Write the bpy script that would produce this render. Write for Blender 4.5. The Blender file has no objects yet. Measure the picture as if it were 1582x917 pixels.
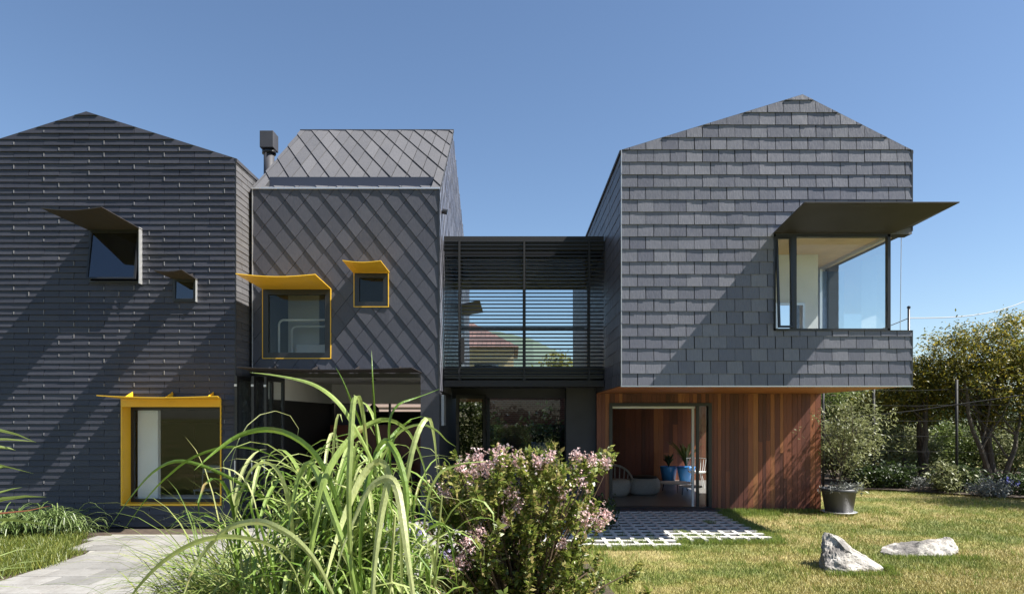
import bpy, math, random
import numpy as np
from mathutils import Vector, Matrix, noise
random.seed(7); rng = np.random.default_rng(7)
R = math.radians
F = 1055.0; EYE = 2.0
SC = bpy.context.scene; COL = SC.collection

# ------------------------------------------------------------ camera
cd = bpy.data.cameras.new('camera'); cam = bpy.data.objects.new('camera', cd); COL.objects.link(cam)
cam.location = (0, 0, EYE); cam.rotation_euler = (R(90), 0, 0)
cd.sensor_width = 36; cd.lens = 36*F/1582; cd.shift_y = 186.5/1582; cd.shift_x = -0.0006
cd.clip_start = .05; cd.clip_end = 3000
SC.camera = cam
# ------------------------------------------------------------ world and sun
SUN = Vector((6.6, -1.5, 8.3)).normalized()
elev = math.asin(SUN.z); azim = math.atan2(SUN.x, SUN.y)
w = bpy.data.worlds.new('World'); SC.world = w; w.use_nodes = True
nt = w.node_tree; nt.nodes.clear()
sky = nt.nodes.new('ShaderNodeTexSky'); sky.sky_type = 'NISHITA'; sky.sun_disc = False
sky.sun_elevation = elev; sky.sun_rotation = azim
sky.altitude = 30; sky.air_density = 1.0; sky.dust_density = 0.35; sky.ozone_density = 3.6
bg = nt.nodes.new('ShaderNodeBackground'); bg.inputs[1].default_value = 0.061
ow = nt.nodes.new('ShaderNodeOutputWorld')
nt.links.new(sky.outputs[0], bg.inputs[0]); nt.links.new(bg.outputs[0], ow.inputs[0])
sl = bpy.data.lights.new('sun', 'SUN'); so = bpy.data.objects.new('sun', sl); COL.objects.link(so)
sl.energy = 5.0; sl.angle = R(.5); sl.color = (1, .955, .88)
so.rotation_euler = SUN.to_track_quat('Z', 'Y').to_euler()
SC.view_settings.view_transform = 'Standard'; SC.view_settings.look = 'None'
SC.view_settings.exposure = 1.36; SC.view_settings.gamma = 1

# ------------------------------------------------------------ materials
def mat(name, col, rough=.6, metal=0, spec=.5):
    m = bpy.data.materials.new(name); m.use_nodes = True
    b = m.node_tree.nodes['Principled BSDF']
    b.inputs['Base Color'].default_value = (*col, 1); b.inputs['Roughness'].default_value = rough
    b.inputs['Metallic'].default_value = metal; b.inputs['Specular IOR Level'].default_value = spec
    return m
def N(m, t, **k):
    n = m.node_tree.nodes.new(t)
    for a, v in k.items(): setattr(n, a, v)
    return n
def L(m, a, b): m.node_tree.links.new(a, b)
def bsdf(m): return m.node_tree.nodes['Principled BSDF']
def coords(m, scale=(1, 1, 1), space='Object', rot=(0, 0, 0)):
    tc = N(m, 'ShaderNodeTexCoord'); mp = N(m, 'ShaderNodeMapping')
    mp.inputs['Scale'].default_value = scale; mp.inputs['Rotation'].default_value = rot
    L(m, tc.outputs[space], mp.inputs[0]); return mp.outputs[0]
def ntex(m, vec, scale, detail=4, rough=.55):
    n = N(m, 'ShaderNodeTexNoise'); n.inputs['Scale'].default_value = scale
    n.inputs['Detail'].default_value = detail; n.inputs['Roughness'].default_value = rough
    L(m, vec, n.inputs['Vector']); return n.outputs[0]
def ramp(m, fac, stops):
    r = N(m, 'ShaderNodeValToRGB'); e = r.color_ramp.elements
    while len(e) < len(stops): e.new(.5)
    for i, (p, c) in enumerate(stops): e[i].position = p; e[i].color = (*c, 1)
    L(m, fac, r.inputs[0]); return r.outputs[0]
def mixc(m, fac, a, b, mode='MIX'):
    n = N(m, 'ShaderNodeMix', data_type='RGBA', blend_type=mode)
    for s, v in ((n.inputs[0], fac), (n.inputs[6], a), (n.inputs[7], b)):
        if isinstance(v, (int, float)): s.default_value = v
        elif isinstance(v, tuple): s.default_value = (*v, 1)
        else: L(m, v, s)
    return n.outputs[2]
def bump(m, h, strength=.3, dist=.01):
    b = N(m, 'ShaderNodeBump'); b.inputs['Strength'].default_value = strength
    b.inputs['Distance'].default_value = dist; L(m, h, b.inputs['Height'])
    L(m, b.outputs[0], bsdf(m).inputs['Normal'])
def island(m): return N(m, 'ShaderNodeNewGeometry').outputs['Random Per Island']

def slate_mat(name, lo, hi, rough, scl, bs=.35):
    m = mat(name, lo, rough)
    g = island(m)
    c = ramp(m, g, [(0, lo), (.55, tuple((a+b)/2*.97 for a, b in zip(lo, hi))), (1, hi)])
    v = coords(m, scl)
    n1 = ntex(m, v, 1.0, 6, .65)
    n2 = ntex(m, coords(m), .9, 4)
    c2 = mixc(m, .4, c, ramp(m, n1, [(.25, (.35, .35, .36)), (.75, (1, 1, 1))]), 'MULTIPLY')
    c3 = mixc(m, .25, c2, ramp(m, n2, [(.3, (.55, .56, .6)), (.7, (1, .98, .95))]), 'MULTIPLY')
    L(m, c3, bsdf(m).inputs['Base Color'])
    r = N(m, 'ShaderNodeMapRange'); r.inputs[3].default_value = rough-.12; r.inputs[4].default_value = rough+.16
    L(m, n1, r.inputs[0]); L(m, r.outputs[0], bsdf(m).inputs['Roughness'])
    bump(m, n1, bs, .012); return m
M = {}
M['slate_r'] = slate_mat('riven_slate_square', (.115, .117, .146), (.185, .186, .215), .33, (45, 45, 9), .35)
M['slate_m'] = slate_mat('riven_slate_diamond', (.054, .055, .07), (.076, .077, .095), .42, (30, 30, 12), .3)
M['slate_l'] = slate_mat('riven_slate_long', (.036, .037, .049), (.052, .053, .067), .42, (12, 12, 50), .3)
M['slate_s'] = slate_mat('riven_slate_roof_lit_side', (.095, .094, .1), (.128, .126, .132), .55, (30, 30, 12), .3)
def backing(): return mat('dark_backing', (.02, .021, .025), .8)
M['back'] = backing()
GXD = .8
def rend(name, col, amt=.15, rough=.75, sc=2):
    m = mat(name, col, rough); v = coords(m)
    n = ntex(m, v, sc, 6, .6); lo = tuple(c*(1-amt) for c in col); hi = tuple(min(1, c*(1+amt)) for c in col)
    L(m, ramp(m, n, [(.3, lo), (.7, hi)]), bsdf(m).inputs['Base Color'])
    bump(m, ntex(m, v, 60, 3), .15, .004); return m
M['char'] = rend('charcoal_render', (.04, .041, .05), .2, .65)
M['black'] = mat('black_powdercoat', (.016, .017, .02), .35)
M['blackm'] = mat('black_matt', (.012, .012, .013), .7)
M['hood'] = rend('bronze_sheet_metal', (.025, .021, .021), .12, .6, 3)
M['yellow'] = rend('yellow_paint', (.8, .47, .03), .05, .38, 3)
M['white'] = rend('white_plaster', (.72, .71, .69), .04, .85)
M['grey'] = rend('grey_plaster', (.22, .21, .2), .06, .85)
M['tan'] = rend('birch_ceiling', (.6, .42, .25), .1, .6, 3)
M['alu'] = mat('aluminium', (.62, .62, .64), .35, .7)
M['chrome'] = mat('galvanised_steel', (.5, .5, .5), .4, .6)
M['whitem'] = mat('white_metal', (.8, .8, .8), .35)
M['navy'] = mat('navy_panel', (.03, .035, .055), .4)
def timber(name='red_cedar_board'):
    m = mat(name, (.2, .07, .03), .55); g = island(m)
    c = ramp(m, g, [(0, (.1, .034, .025)), (.3, (.17, .055, .036)), (.6, (.22, .072, .043)), (.84, (.3, .1, .05)), (.95, (.4, .16, .065)), (1, (.48, .22, .09))])
    n = ntex(m, coords(m, (60, 60, 2.2)), 1, 6, .6)
    n2 = ntex(m, coords(m), .8, 3)
    c = mixc(m, .6, c, ramp(m, n, [(.25, (.45, .42, .4)), (.75, (1.0, 1, 1))]), 'MULTIPLY')
    c = mixc(m, .35, c, ramp(m, n2, [(.35, (.6, .6, .6)), (.65, (1, 1, 1))]), 'MULTIPLY')
    L(m, c, bsdf(m).inputs['Base Color']); bump(m, n, .25, .005); return m
M['timber'] = timber()
M['soffit'] = mat('cedar_soffit', (.36, .13, .05), .5)
def glass(name='window_glass', tint=(.95, .975, .98), f0=.022, k=.7):
    """thin pane: mirror share grows towards grazing; the same on both faces"""
    m = bpy.data.materials.new(name); m.use_nodes = True; t = m.node_tree; t.nodes.clear()
    o = t.nodes.new('ShaderNodeOutputMaterial'); mx = t.nodes.new('ShaderNodeMixShader')
    tr = t.nodes.new('ShaderNodeBsdfTransparent'); gl = t.nodes.new('ShaderNodeBsdfGlossy')
    tr.inputs[0].default_value = (*tint, 1); gl.inputs['Roughness'].default_value = .0
    lw = t.nodes.new('ShaderNodeLayerWeight'); lw.inputs[0].default_value = .5
    pw = t.nodes.new('ShaderNodeMath'); pw.operation = 'POWER'; pw.inputs[1].default_value = 4
    ma = t.nodes.new('ShaderNodeMath'); ma.operation = 'MULTIPLY_ADD'; ma.inputs[1].default_value = k; ma.inputs[2].default_value = f0
    t.links.new(lw.outputs['Facing'], pw.inputs[0]); t.links.new(pw.outputs[0], ma.inputs[0]); t.links.new(ma.outputs[0], mx.inputs[0])
    t.links.new(tr.outputs[0], mx.inputs[1]); t.links.new(gl.outputs[0], mx.inputs[2]); t.links.new(mx.outputs[0], o.inputs[0]); return m
M['glass'] = glass()
M['glassdark'] = glass('tinted_glass', (.4, .45, .55), .13)
M['glassblue'] = glass('blue_tinted_glass', (.6, .7, .82), .08)
def leafmat(name, cols, trans=.35, rough=.45):
    m = mat(name, cols[0], rough); g = island(m)
    k = len(cols); c = ramp(m, g, [(i/(k-1), cc) for i, cc in enumerate(cols)])
    c = mixc(m, .5, c, ramp(m, ntex(m, coords(m), 9, 4, .6), [(.3, (.5, .55, .45)), (.65, (1, 1, 1))]), 'MULTIPLY')
    L(m, c, bsdf(m).inputs['Base Color'])
    t = m.node_tree; out = t.nodes['Material Output']
    tl = N(m, 'ShaderNodeBsdfTranslucent'); L(m, c, tl.inputs[0])
    mx = N(m, 'ShaderNodeMixShader'); mx.inputs[0].default_value = trans
    L(m, bsdf(m).outputs[0], mx.inputs[1]); L(m, tl.outputs[0], mx.inputs[2]); L(m, mx.outputs[0], out.inputs[0])
    return m
M['cane'] = leafmat('reed_leaf', [(.09, .17, .025), (.16, .26, .04), (.25, .35, .08), (.36, .43, .15), (.46, .48, .23)], .3, .4)
def streak(m, sc):
    b = bsdf(m); l = b.inputs['Base Color'].links[0]; src = l.from_socket
    n = ntex(m, coords(m, sc), 1, 3, .6); c = mixc(m, .55, src, ramp(m, n, [(.35, (.62, .66, .5)), (.6, (1.1, 1.1, 1.1))]), 'MULTIPLY')
    L(m, c, b.inputs['Base Color'])
    n2 = ntex(m, coords(m), 3.5, 3, .6); c2 = mixc(m, ramp(m, n2, [(.64, (0, 0, 0)), (.74, (1, 1, 1))]), c, (.3, .2, .08)); L(m, c2, b.inputs['Base Color'])
    bump(m, n, .35, .004)
streak(M['cane'], (170, 170, 5))
M['dead'] = leafmat('dry_leaf', [(.25, .18, .09), (.38, .3, .16), (.2, .12, .06)], .2, .7)
M['reed'] = leafmat('fine_reed_leaf', [(.12, .18, .04), (.2, .27, .06), (.3, .35, .1), (.4, .4, .16)], .3, .42)
M['myrtle'] = leafmat('myrtle_leaf', [(.08, .12, .02), (.15, .2, .035), (.24, .29, .055), (.34, .34, .09), (.36, .28, .12)], .45, .38)
M['petal'] = leafmat('pink_petal', [(.58, .34, .33), (.7, .48, .5), (.8, .68, .72), (.5, .28, .2)], .35, .6)
M['lilac'] = leafmat('lilac_petal', [(.35, .3, .6), (.55, .48, .75), (.75, .7, .85)], .35, .6)
M['blue'] = leafmat('blue_petal', [(.16, .18, .6), (.3, .32, .75)], .35, .6)
M['wattle'] = leafmat('golden_green_leaf', [(.07, .085, .018), (.13, .14, .025), (.24, .21, .03), (.42, .32, .045)], .45, .45)
M['dark'] = leafmat('dark_green_leaf', [(.025, .045, .012), (.045, .075, .018), (.08, .12, .03)], .25, .45)
M['mid'] = leafmat('mid_green_leaf', [(.09, .13, .03), (.15, .2, .05), (.24, .28, .09)], .42, .45)
M['pale'] = leafmat('olive_grey_leaf', [(.15, .17, .07), (.23, .25, .11), (.33, .34, .17)], .42, .45)
M['silver'] = leafmat('silver_leaf', [(.13, .14, .13), (.2, .21, .2), (.28, .29, .27)], .2, .6)
M['strap'] = leafmat('strap_leaf', [(.07, .12, .03), (.14, .2, .06), (.24, .3, .12)], .25, .35)
M['flax'] = leafmat('flax_leaf', [(.16, .22, .06), (.25, .33, .1), (.33, .4, .15)], .25, .3)
M['flaxred'] = mat('flax_red_leaf', (.42, .14, .1), .35)
M['bark'] = rend('grey_bark', (.085, .07, .055), .35, .9, 14)
M['brown_stem'] = rend('brown_stem', (.12, .08, .05), .3, .9, 14)

# ------------------------------------------------------------ mesh builder
ORI = {}
class MB:
    def __init__(s): s.v = []; s.f = []
    def add(s, v, f):
        b = len(s.v); s.v += [tuple(p) for p in v]; s.f += [tuple(i+b for i in q) for q in f]; return s
    def box(s, a, b):
        x0, y0, z0 = a; x1, y1, z1 = b
        if x0 > x1: x0, x1 = x1, x0
        if y0 > y1: y0, y1 = y1, y0
        if z0 > z1: z0, z1 = z1, z0
        return s.add([(x0,y0,z0),(x1,y0,z0),(x1,y1,z0),(x0,y1,z0),(x0,y0,z1),(x1,y0,z1),(x1,y1,z1),(x0,y1,z1)],
              [(0,3,2,1),(4,5,6,7),(0,1,5,4),(1,2,6,5),(2,3,7,6),(3,0,4,7)])
    def hexa(s, q, off):
        """quad/polygon q (list of 3D) extruded by vector off"""
        n = len(q); q = [Vector(p) for p in q]; o = Vector(off)
        v = q+[p+o for p in q]
        f = [tuple(range(n-1, -1, -1)), tuple(range(n, 2*n))]+[(i, (i+1) % n, n+(i+1) % n, n+i) for i in range(n)]
        return s.add(v, f)
    def tube(s, pts, r, k=8, cap=True):
        pts = [Vector(p) for p in pts]; n = len(pts)
        rr = r if isinstance(r, (list, tuple)) else [r]*n
        b = []
        prev = None
        for i, p in enumerate(pts):
            t = (pts[min(i+1, n-1)]-pts[max(i-1, 0)]).normalized()
            if prev is None:
                a = t.orthogonal().normalized()
            else:
                a = (prev-t*prev.dot(t)).normalized()
            prev = a; c = t.cross(a)
            b += [p+(a*math.cos(2*math.pi*j/k)+c*math.sin(2*math.pi*j/k))*rr[i] for j in range(k)]
        f = [(i*k+j, i*k+(j+1) % k, (i+1)*k+(j+1) % k, (i+1)*k+j) for i in range(n-1) for j in range(k)]
        if cap: f += [tuple(range(k-1, -1, -1)), tuple((n-1)*k+j for j in range(k))]
        return s.add(b, f)
    def lathe(s, prof, c, k=28):
        b = []; n = len(prof)
        for (r, z) in prof:
            b += [(c[0]+r*math.cos(2*math.pi*j/k), c[1]+r*math.sin(2*math.pi*j/k), c[2]+z) for j in range(k)]
        f = [(i*k+j, i*k+(j+1) % k, (i+1)*k+(j+1) % k, (i+1)*k+j) for i in range(n-1) for j in range(k)]
        f += [tuple(range(k-1, -1, -1)), tuple((n-1)*k+j for j in range(k))]
        return s.add(b, f)
    def blade(s, pts, wid, side=None, fold=.25):
        """ribbon with a centre crease along pts; wid per point"""
        pts = [Vector(p) for p in pts]; n = len(pts); v = []
        for i, p in enumerate(pts):
            t = (pts[min(i+1, n-1)]-pts[max(i-1, 0)]).normalized()
            sd = Vector(side) if side is not None else t.cross(Vector((0, 0, 1)))
            sd = sd-t*sd.dot(t)
            if sd.length < 1e-4: sd = Vector((1, 0, 0))
            sd.normalize(); nn = sd.cross(t)
            v += [p-sd*wid[i]/2, p-nn*wid[i]*fold, p+sd*wid[i]/2]
        f = []
        for i in range(n-1):
            a = i*3; f += [(a, a+1, a+4, a+3), (a+1, a+2, a+5, a+4)]
        return s.add(v, f)
    def build(s, name, m, parent=None, smooth=False, bevel=0, kind=None):
        if not s.v: return None
        V = np.array(s.v, float); c = (V.min(0)+V.max(0))/2
        if parent is None: c[2] = V[:, 2].min()
        me = bpy.data.meshes.new(name); me.from_pydata((V-c).tolist(), [], s.f)
        return finish(me, name, m, parent, c, smooth, bevel, kind)
def finish(me, name, m, parent, c, smooth=False, bevel=0, kind=None):
    if m is not None: me.materials.append(m)
    if smooth: me.polygons.foreach_set('use_smooth', [True]*len(me.polygons))
    me.update()
    o = bpy.data.objects.new(name, me); COL.objects.link(o)
    pc = ORI[parent.name] if parent is not None else (0, 0, 0)
    o.location = (c[0]-pc[0], c[1]-pc[1], c[2]-pc[2]); ORI[o.name] = tuple(c)
    if parent is not None: o.parent = parent
    if bevel:
        b = o.modifiers.new('bevel', 'BEVEL'); b.width = bevel; b.segments = 2; b.limit_method = 'ANGLE'
    if kind: o['kind'] = kind
    return o
def fast(name, V, Fq, m, parent=None, smooth=False, kind=None):
    V = np.asarray(V, float); c = (V.min(0)+V.max(0))/2
    if parent is None: c[2] = V[:, 2].min()
    Fq = np.asarray(Fq, np.int32); k = Fq.shape[1]
    me = bpy.data.meshes.new(name); me.vertices.add(len(V)); me.vertices.foreach_set('co', (V-c).astype(np.float32).ravel())
    me.loops.add(Fq.size); me.loops.foreach_set('vertex_index', Fq.ravel())
    me.polygons.add(len(Fq)); me.polygons.foreach_set('loop_start', np.arange(0, Fq.size, k, dtype=np.int32))
    me.validate(); me.update(calc_edges=True)
    return finish(me, name, m, parent, c, smooth, 0, kind)
def thing(name, label, cat, loc, group=None):
    o = bpy.data.objects.new(name, None); COL.objects.link(o); o.location = loc; ORI[o.name] = tuple(loc)
    o['label'] = label; o['category'] = cat; o.empty_display_size = .2
    if group: o['group'] = group
    return o
def tag(o, label, cat, group=None):
    o['label'] = label; o['category'] = cat
    if group: o['group'] = group
    return o
def plabel(o, t): o['label'] = t; return o
def W(px, py, d): return Vector(((px-792)/F*d, d, EYE+(645-py)/F*d))
def G(px, py, z=0):
    d = (EYE-z)*F/(py-645); return Vector(((px-792)/F*d, d, z))

# ------------------------------------------------------------ 2D clipping
def clip_half(poly, a, b, c):            # keep a*x+b*y<=c
    out = []; n = len(poly)
    for i in range(n):
        p, q = poly[i], poly[(i+1) % n]
        dp = a*p[0]+b*p[1]-c; dq = a*q[0]+b*q[1]-c
        if dp <= 1e-9: out.append(p)
        if (dp < -1e-9 and dq > 1e-9) or (dp > 1e-9 and dq < -1e-9):
            t = dp/(dp-dq); out.append((p[0]+(q[0]-p[0])*t, p[1]+(q[1]-p[1])*t))
    return out
def clip_convex(poly, cv):               # cv counter-clockwise
    for i in range(len(cv)):
        p, q = cv[i], cv[(i+1) % len(cv)]
        a, b = q[1]-p[1], -(q[0]-p[0]); poly = clip_half(poly, a, b, a*p[0]+b*p[1])
        if len(poly) < 3: return []
    return poly
def area(p): return abs(sum(p[i][0]*p[(i+1) % len(p)][1]-p[(i+1) % len(p)][0]*p[i][1] for i in range(len(p))))/2
def minus(polys, h):
    x0, y0, x1, y1 = h; out = []
    for p in polys:
        xs = [q[0] for q in p]; ys = [q[1] for q in p]
        if max(xs) <= x0 or min(xs) >= x1 or max(ys) <= y0 or min(ys) >= y1: out.append(p); continue
        out.append(clip_half(p, 1, 0, x0)); r = clip_half(p, -1, 0, -x0)
        if len(r) > 2:
            out.append(clip_half(r, -1, 0, -x1)); r = clip_half(r, 1, 0, x1)
            if len(r) > 2: out.append(clip_half(r, 0, 1, y0)); out.append(clip_half(r, 0, -1, -y1))
    return [p for p in out if len(p) > 2 and area(p) > 2e-5]
def slates(pieces, cv, holes, o, u, v, n, tb, tt, gx=0):
    """pieces: convex 2D polys; each becomes a thin wedge, thick at its bottom"""
    o, u, v, n = map(Vector, (o, u, v, n)); mb = MB()
    for pc in pieces:
        y0 = min(p[1]+gx*p[0] for p in pc); y1 = max(p[1]+gx*p[0] for p in pc)
        jb = tb*random.uniform(.88, 1.14); jx = random.uniform(-.0025, .0025)
        x0 = min(p[0] for p in pc); x1 = max(p[0] for p in pc)
        pl = [clip_convex(pc, cv)]
        if len(pl[0]) < 3 or area(pl[0]) < 1e-4: continue
        for h in holes: pl = minus(pl, h)
        for p in pl:
            k = len(p)
            fr = [o+u*x+v*y+n*(tt+(jb-tt)*(y1-y-gx*x)/(y1-y0)+jx*(x-x0)/(x1-x0)) for x, y in p]
            bk = [o+u*x+v*y for x, y in p]
            mb.add(fr+bk, [tuple(range(k))]+[(i, k+i, k+(i+1) % k, (i+1) % k) for i in range(k)])
    return mb
def courses(w, h, rh, sl, gap, y00=0, jit=.0, x00=0):
    out = []; y = y00; r = 0
    while y < h:
        x = x00-(sl/2 if r % 2 else 0)-sl+random.uniform(-jit, jit); dy = random.uniform(-.004, .004)
        while x < w:
            ww = sl; g = gap*random.uniform(.4, 1.5); dd = random.uniform(-.0035, .002)*(rh/.2)**.5
            out.append([(x+g/2, y+dy+dd), (x+ww-g/2, y+dy+dd), (x+ww-g/2, y+rh), (x+g/2, y+rh)]); x += ww
        y += rh; r += 1
    return out
def diamonds(w, h, dw, dh, x0=0, y0=0, gap=.0035):
    out = []; j = -1
    while y0+j*dh/2 < h+dh:
        for i in range(-1, int(w/dw)+3):
            cx = x0+i*dw+(dw/2 if j % 2 else 0); cy = y0+j*dh/2; g = gap+random.uniform(0, .0015)
            out.append([(cx, cy-dh/2+g), (cx+dw/2-g, cy), (cx, cy+dh/2-g), (cx-dw/2+g, cy)])
        j += 1
    return out
def panel(cv, holes, o, u, v, n, thick):
    """solid wall: convex outline cut by rectangular holes, extruded backwards"""
    o, u, v, n = map(Vector, (o, u, v, n))
    xs = [p[0] for p in cv]; ys = [p[1] for p in cv]
    X = sorted(set([min(xs), max(xs)]+[h[0] for h in holes]+[h[2] for h in holes]))
    X = [x for x in X if min(xs)-1e-6 <= x <= max(xs)+1e-6]
    mb = MB()
    for a, b in zip(X, X[1:]):
        m_ = (a+b)/2; cuts = sorted([(h[1], h[3]) for h in holes if h[0] <= m_ <= h[2]])
        y = min(ys); segs = []
        for c0, c1 in cuts:
            if c0 > y: segs.append((y, c0))
            y = max(y, c1)
        if y < max(ys): segs.append((y, max(ys)))
        for s0, s1 in segs:
            p = clip_convex([(a, s0), (b, s0), (b, s1), (a, s1)], cv)
            if len(p) > 2 and area(p) > 1e-5:
                mb.hexa([o+u*x+v*y_ for x, y_ in p], -n*thick)
    return mb
def sheet(q, th, up=True):
    """thin solid plate from a list of corners, thickness upward"""
    return MB().hexa(q, (0, 0, th))

def leaves(cent, size, aspect=.45, upbias=.3, jitter=.3, droop=0, dirs=None):
    """diamond leaves at points cent"""
    n = len(cent); cent = np.asarray(cent)
    nrm = rng.normal(size=(n, 3)); nrm[:, 2] = np.abs(nrm[:, 2])+upbias; nrm /= np.linalg.norm(nrm, axis=1)[:, None]
    a = rng.normal(size=(n, 3)) if dirs is None else dirs+rng.normal(size=(n, 3))*.45
    a[:, 2] -= droop
    a -= nrm*(a*nrm).sum(1)[:, None]; a /= np.linalg.norm(a, axis=1)[:, None]+1e-9
    b = np.cross(nrm, a); s = (size*(1+rng.uniform(-jitter, jitter, n)))[:, None]
    V = np.stack([cent, cent+a*s*.45+b*s*aspect/2+nrm*s*.06, cent+a*s, cent+a*s*.45-b*s*aspect/2+nrm*s*.06], 1).reshape(-1, 3)
    return V, np.arange(4*n).reshape(-1, 4)
def clump_pts(centres, per, rad):
    c = np.repeat(np.asarray(centres), per, 0); return c+rng.normal(size=c.shape)*rad

# ============================================================ THE GROUND
gm = mat('lawn_soil', (.1, .11, .04), .95)
v = coords(gm, space='Object')
def lawncol(m, dark=1.0):
    v = coords(m)
    g = N(m, 'ShaderNodeNewGeometry')
    mp = N(m, 'ShaderNodeMapping'); L(m, g.outputs['Position'], mp.inputs[0])
    n1 = ntex(m, mp.outputs[0], .55, 5, .65); n2 = ntex(m, mp.outputs[0], 3.2, 4, .6)
    a = ramp(m, n1, [(.42, (.11*dark, .165*dark, .022*dark)), (.5, (.25*dark, .24*dark, .045*dark)), (.58, (.46*dark, .36*dark, .16*dark))])
    return mixc(m, .35, a, ramp(m, n2, [(.35, (.1*dark, .14*dark, .025*dark)), (.65, (.42*dark, .36*dark, .14*dark))]))
L(gm, lawncol(gm, .72), bsdf(gm).inputs['Base Color'])
bump(gm, ntex(gm, coords(gm), 40, 5), .6, .03)
mb = MB()
def gh(x, y):
    return .035*noise.noise(Vector((x*.35, y*.35, 0)))-.02 if y < 40 else -.02
nx, ny = 120, 90
xs = np.linspace(-14, 26, nx); ys = np.linspace(-6, 30, ny)
V = np.array([(x, y, gh(x, y)) for y in ys for x in xs])
Fq = np.array([(j*nx+i, j*nx+i+1, (j+1)*nx+i+1, (j+1)*nx+i) for j in range(ny-1) for i in range(nx-1)])
EX = 1500
B = [(-14, -6), (26, -6), (26, 30), (-14, 30)]; O = [(-EX, -EX), (EX, -EX), (EX, EX), (-EX, EX)]
b0 = len(V); V = np.vstack([V, [(x, y, -.02) for x, y in B+O]])
Fx = [(b0+4+i, b0+4+(i+1) % 4, b0+(i+1) % 4, b0+i) for i in range(4)]
o = fast('ground', V, np.vstack([Fq, Fx]), gm, kind='structure', smooth=True)

# distant hill seen through the bridge
hm = rend('hill_scrub', (.1, .13, .1), .3, .95, .02)
prof = [(-400, 5), (-120, 18), (-40, 38), (-5, 36), (8, 33), (20, 27), (60, 8), (300, 10), (600, 4)]
mb = MB()
for i in range(len(prof)-1):
    (x0, z0), (x1, z1) = prof[i], prof[i+1]
    mb.add([(x0, 230, -1), (x1, 230, -1), (x1, 270, z1), (x0, 270, z0), (x1, 420, -1), (x0, 420, -1)], [(0, 1, 2, 3), (3, 2, 4, 5)])
mb.build('hill', hm, kind='structure')

# paved path of pale slabs
pm = mat('pale_stone_slab', (.45, .43, .4), .7); g = island(pm)
c = ramp(pm, g, [(0, (.2, .196, .187)), (.5, (.26, .253, .24)), (1, (.3, .292, .277))])
c = mixc(pm, .8, c, ramp(pm, ntex(pm, coords(pm), 2.2, 8, .75), [(.3, (.62, .6, .57)), (.55, (1, 1, 1))]), 'MULTIPLY')
c = mixc(pm, .5, c, ramp(pm, ntex(pm, coords(pm), 26, 5, .7), [(.35, (.75, .74, .72)), (.6, (1, 1, 1))]), 'MULTIPLY')
L(pm, c, bsdf(pm).inputs['Base Color']); bump(pm, ntex(pm, coords(pm), 35, 4), .2, .004)
mb = MB(); jb = MB()
rows = [(11.9, 12.1)]
y = 6.4; edge = {}
r = 0
while y < 12.8:
    h = .42; x = -8.6+(.3 if r % 2 else 0)
    # stepped left edge following the photograph
    xl = -6.95 if y > 10.9 else (-6.75 if y > 10.0 else (-6.2 if y > 8.4 else -6.3))
    while x < -1.0:
        if x+.5 > xl and (y < 11.4 or x > -5.0):
            j = random.uniform(-.001, .001)
            mb.box((max(x, xl)+.007, y+.007, -.02), (x+.593, min(y+h, 12.8)-.007, .03+j))
        x += .6
    y += h; r += 1
o = mb.build('path', pm, kind='structure', bevel=.003)
# soil strips and planting beds
sm = rend('dark_mulch_soil', (.06, .043, .03), .5, .95, 9)
def gpoly(name, pts, z, m):
    mb = MB(); mb.add([(x, y, z) for x, y in pts], [tuple(range(len(pts)))]); return mb.build(name, m, kind='structure')
gpoly('planting_bed_soil', [(-2.5, 4.2), (1.05, 4.2), (1.2, 7), (1.0, 9.6), (.1, 10.6), (-1.0, 10.9), (-2.6, 9.0)], .028, sm)
gpoly('garden_bed_soil', [(-12, 6.2), (-5.9, 6.2), (-5.9, 9), (-6.6, 10.9), (-7.2, 12.26), (-12, 12.26)], .017, sm)
gpoly('wall_edge_soil', [(-7.6, 11.2), (-4.88, 11.2), (-4.88, 12.26), (-7.6, 12.26)], .0145, sm)
gpoly('path_mortar', [(-5.9, 6.4), (-1.0, 6.4), (-1.0, 12.8), (-5.0, 12.8), (-5.0, 11.6), (-6.8, 11.6), (-6.55, 10.9), (-5.9, 9)], .0215, rend('pale_mortar', (.3, .29, .26), .2))
gpoly('tree_bed_soil', [(6.3, 19.4), (10.2, 18.9), (13.4, 16.2), (22, 12.5), (22, 27), (6.3, 27)], .03, sm)
gpoly('courtyard_paving', [(-1.38, 12.0), (1.8, 12.0), (1.8, 22), (-1.38, 22)], .012, rend('courtyard_concrete', (.2, .2, .2), .2))

# grass-cell paving outside the timber room
mb = MB()
cm = rend('lattice_paver_concrete', (.52, .51, .48), .12, .8, 6)
DX, DY, BW = .235, .33, .075
xl, xr = -.9, 4.2
y0 = 10.95; ny = int((14.35-y0)/DY)
def px_front(x): return 10.55 if x < 2.55 else 11.1
x = xl
while x <= xr+1e-6:
    yf = px_front(x)-random.uniform(0, .12)
    mb.box((x, yf, -.03), (x+.062, 14.40, .040)); x += DX
y = 14.34; j = 0
while y > 10.5:
    x = xl
    while x < xr-.01:
        if y > px_front(x+.1)+.08:
            off = .03 if int(round((x-xl)/DX)) % 2 else 0
            mb.box((x+.063, y-off-.11, -.03), (x+DX-.001, y-off, .038))
        x += DX
    y -= DY
gpoly('paving_bed', [(-1.0, 10.6), (2.5, 10.6), (2.6, 11.15), (4.2, 11.15), (4.2, 14.4), (-1.0, 14.4)], .0185, rend('dark_joint_soil', (.035, .03, .022), .5, .95, 9))
mb.build('lattice_paving', cm, kind='structure')

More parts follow.
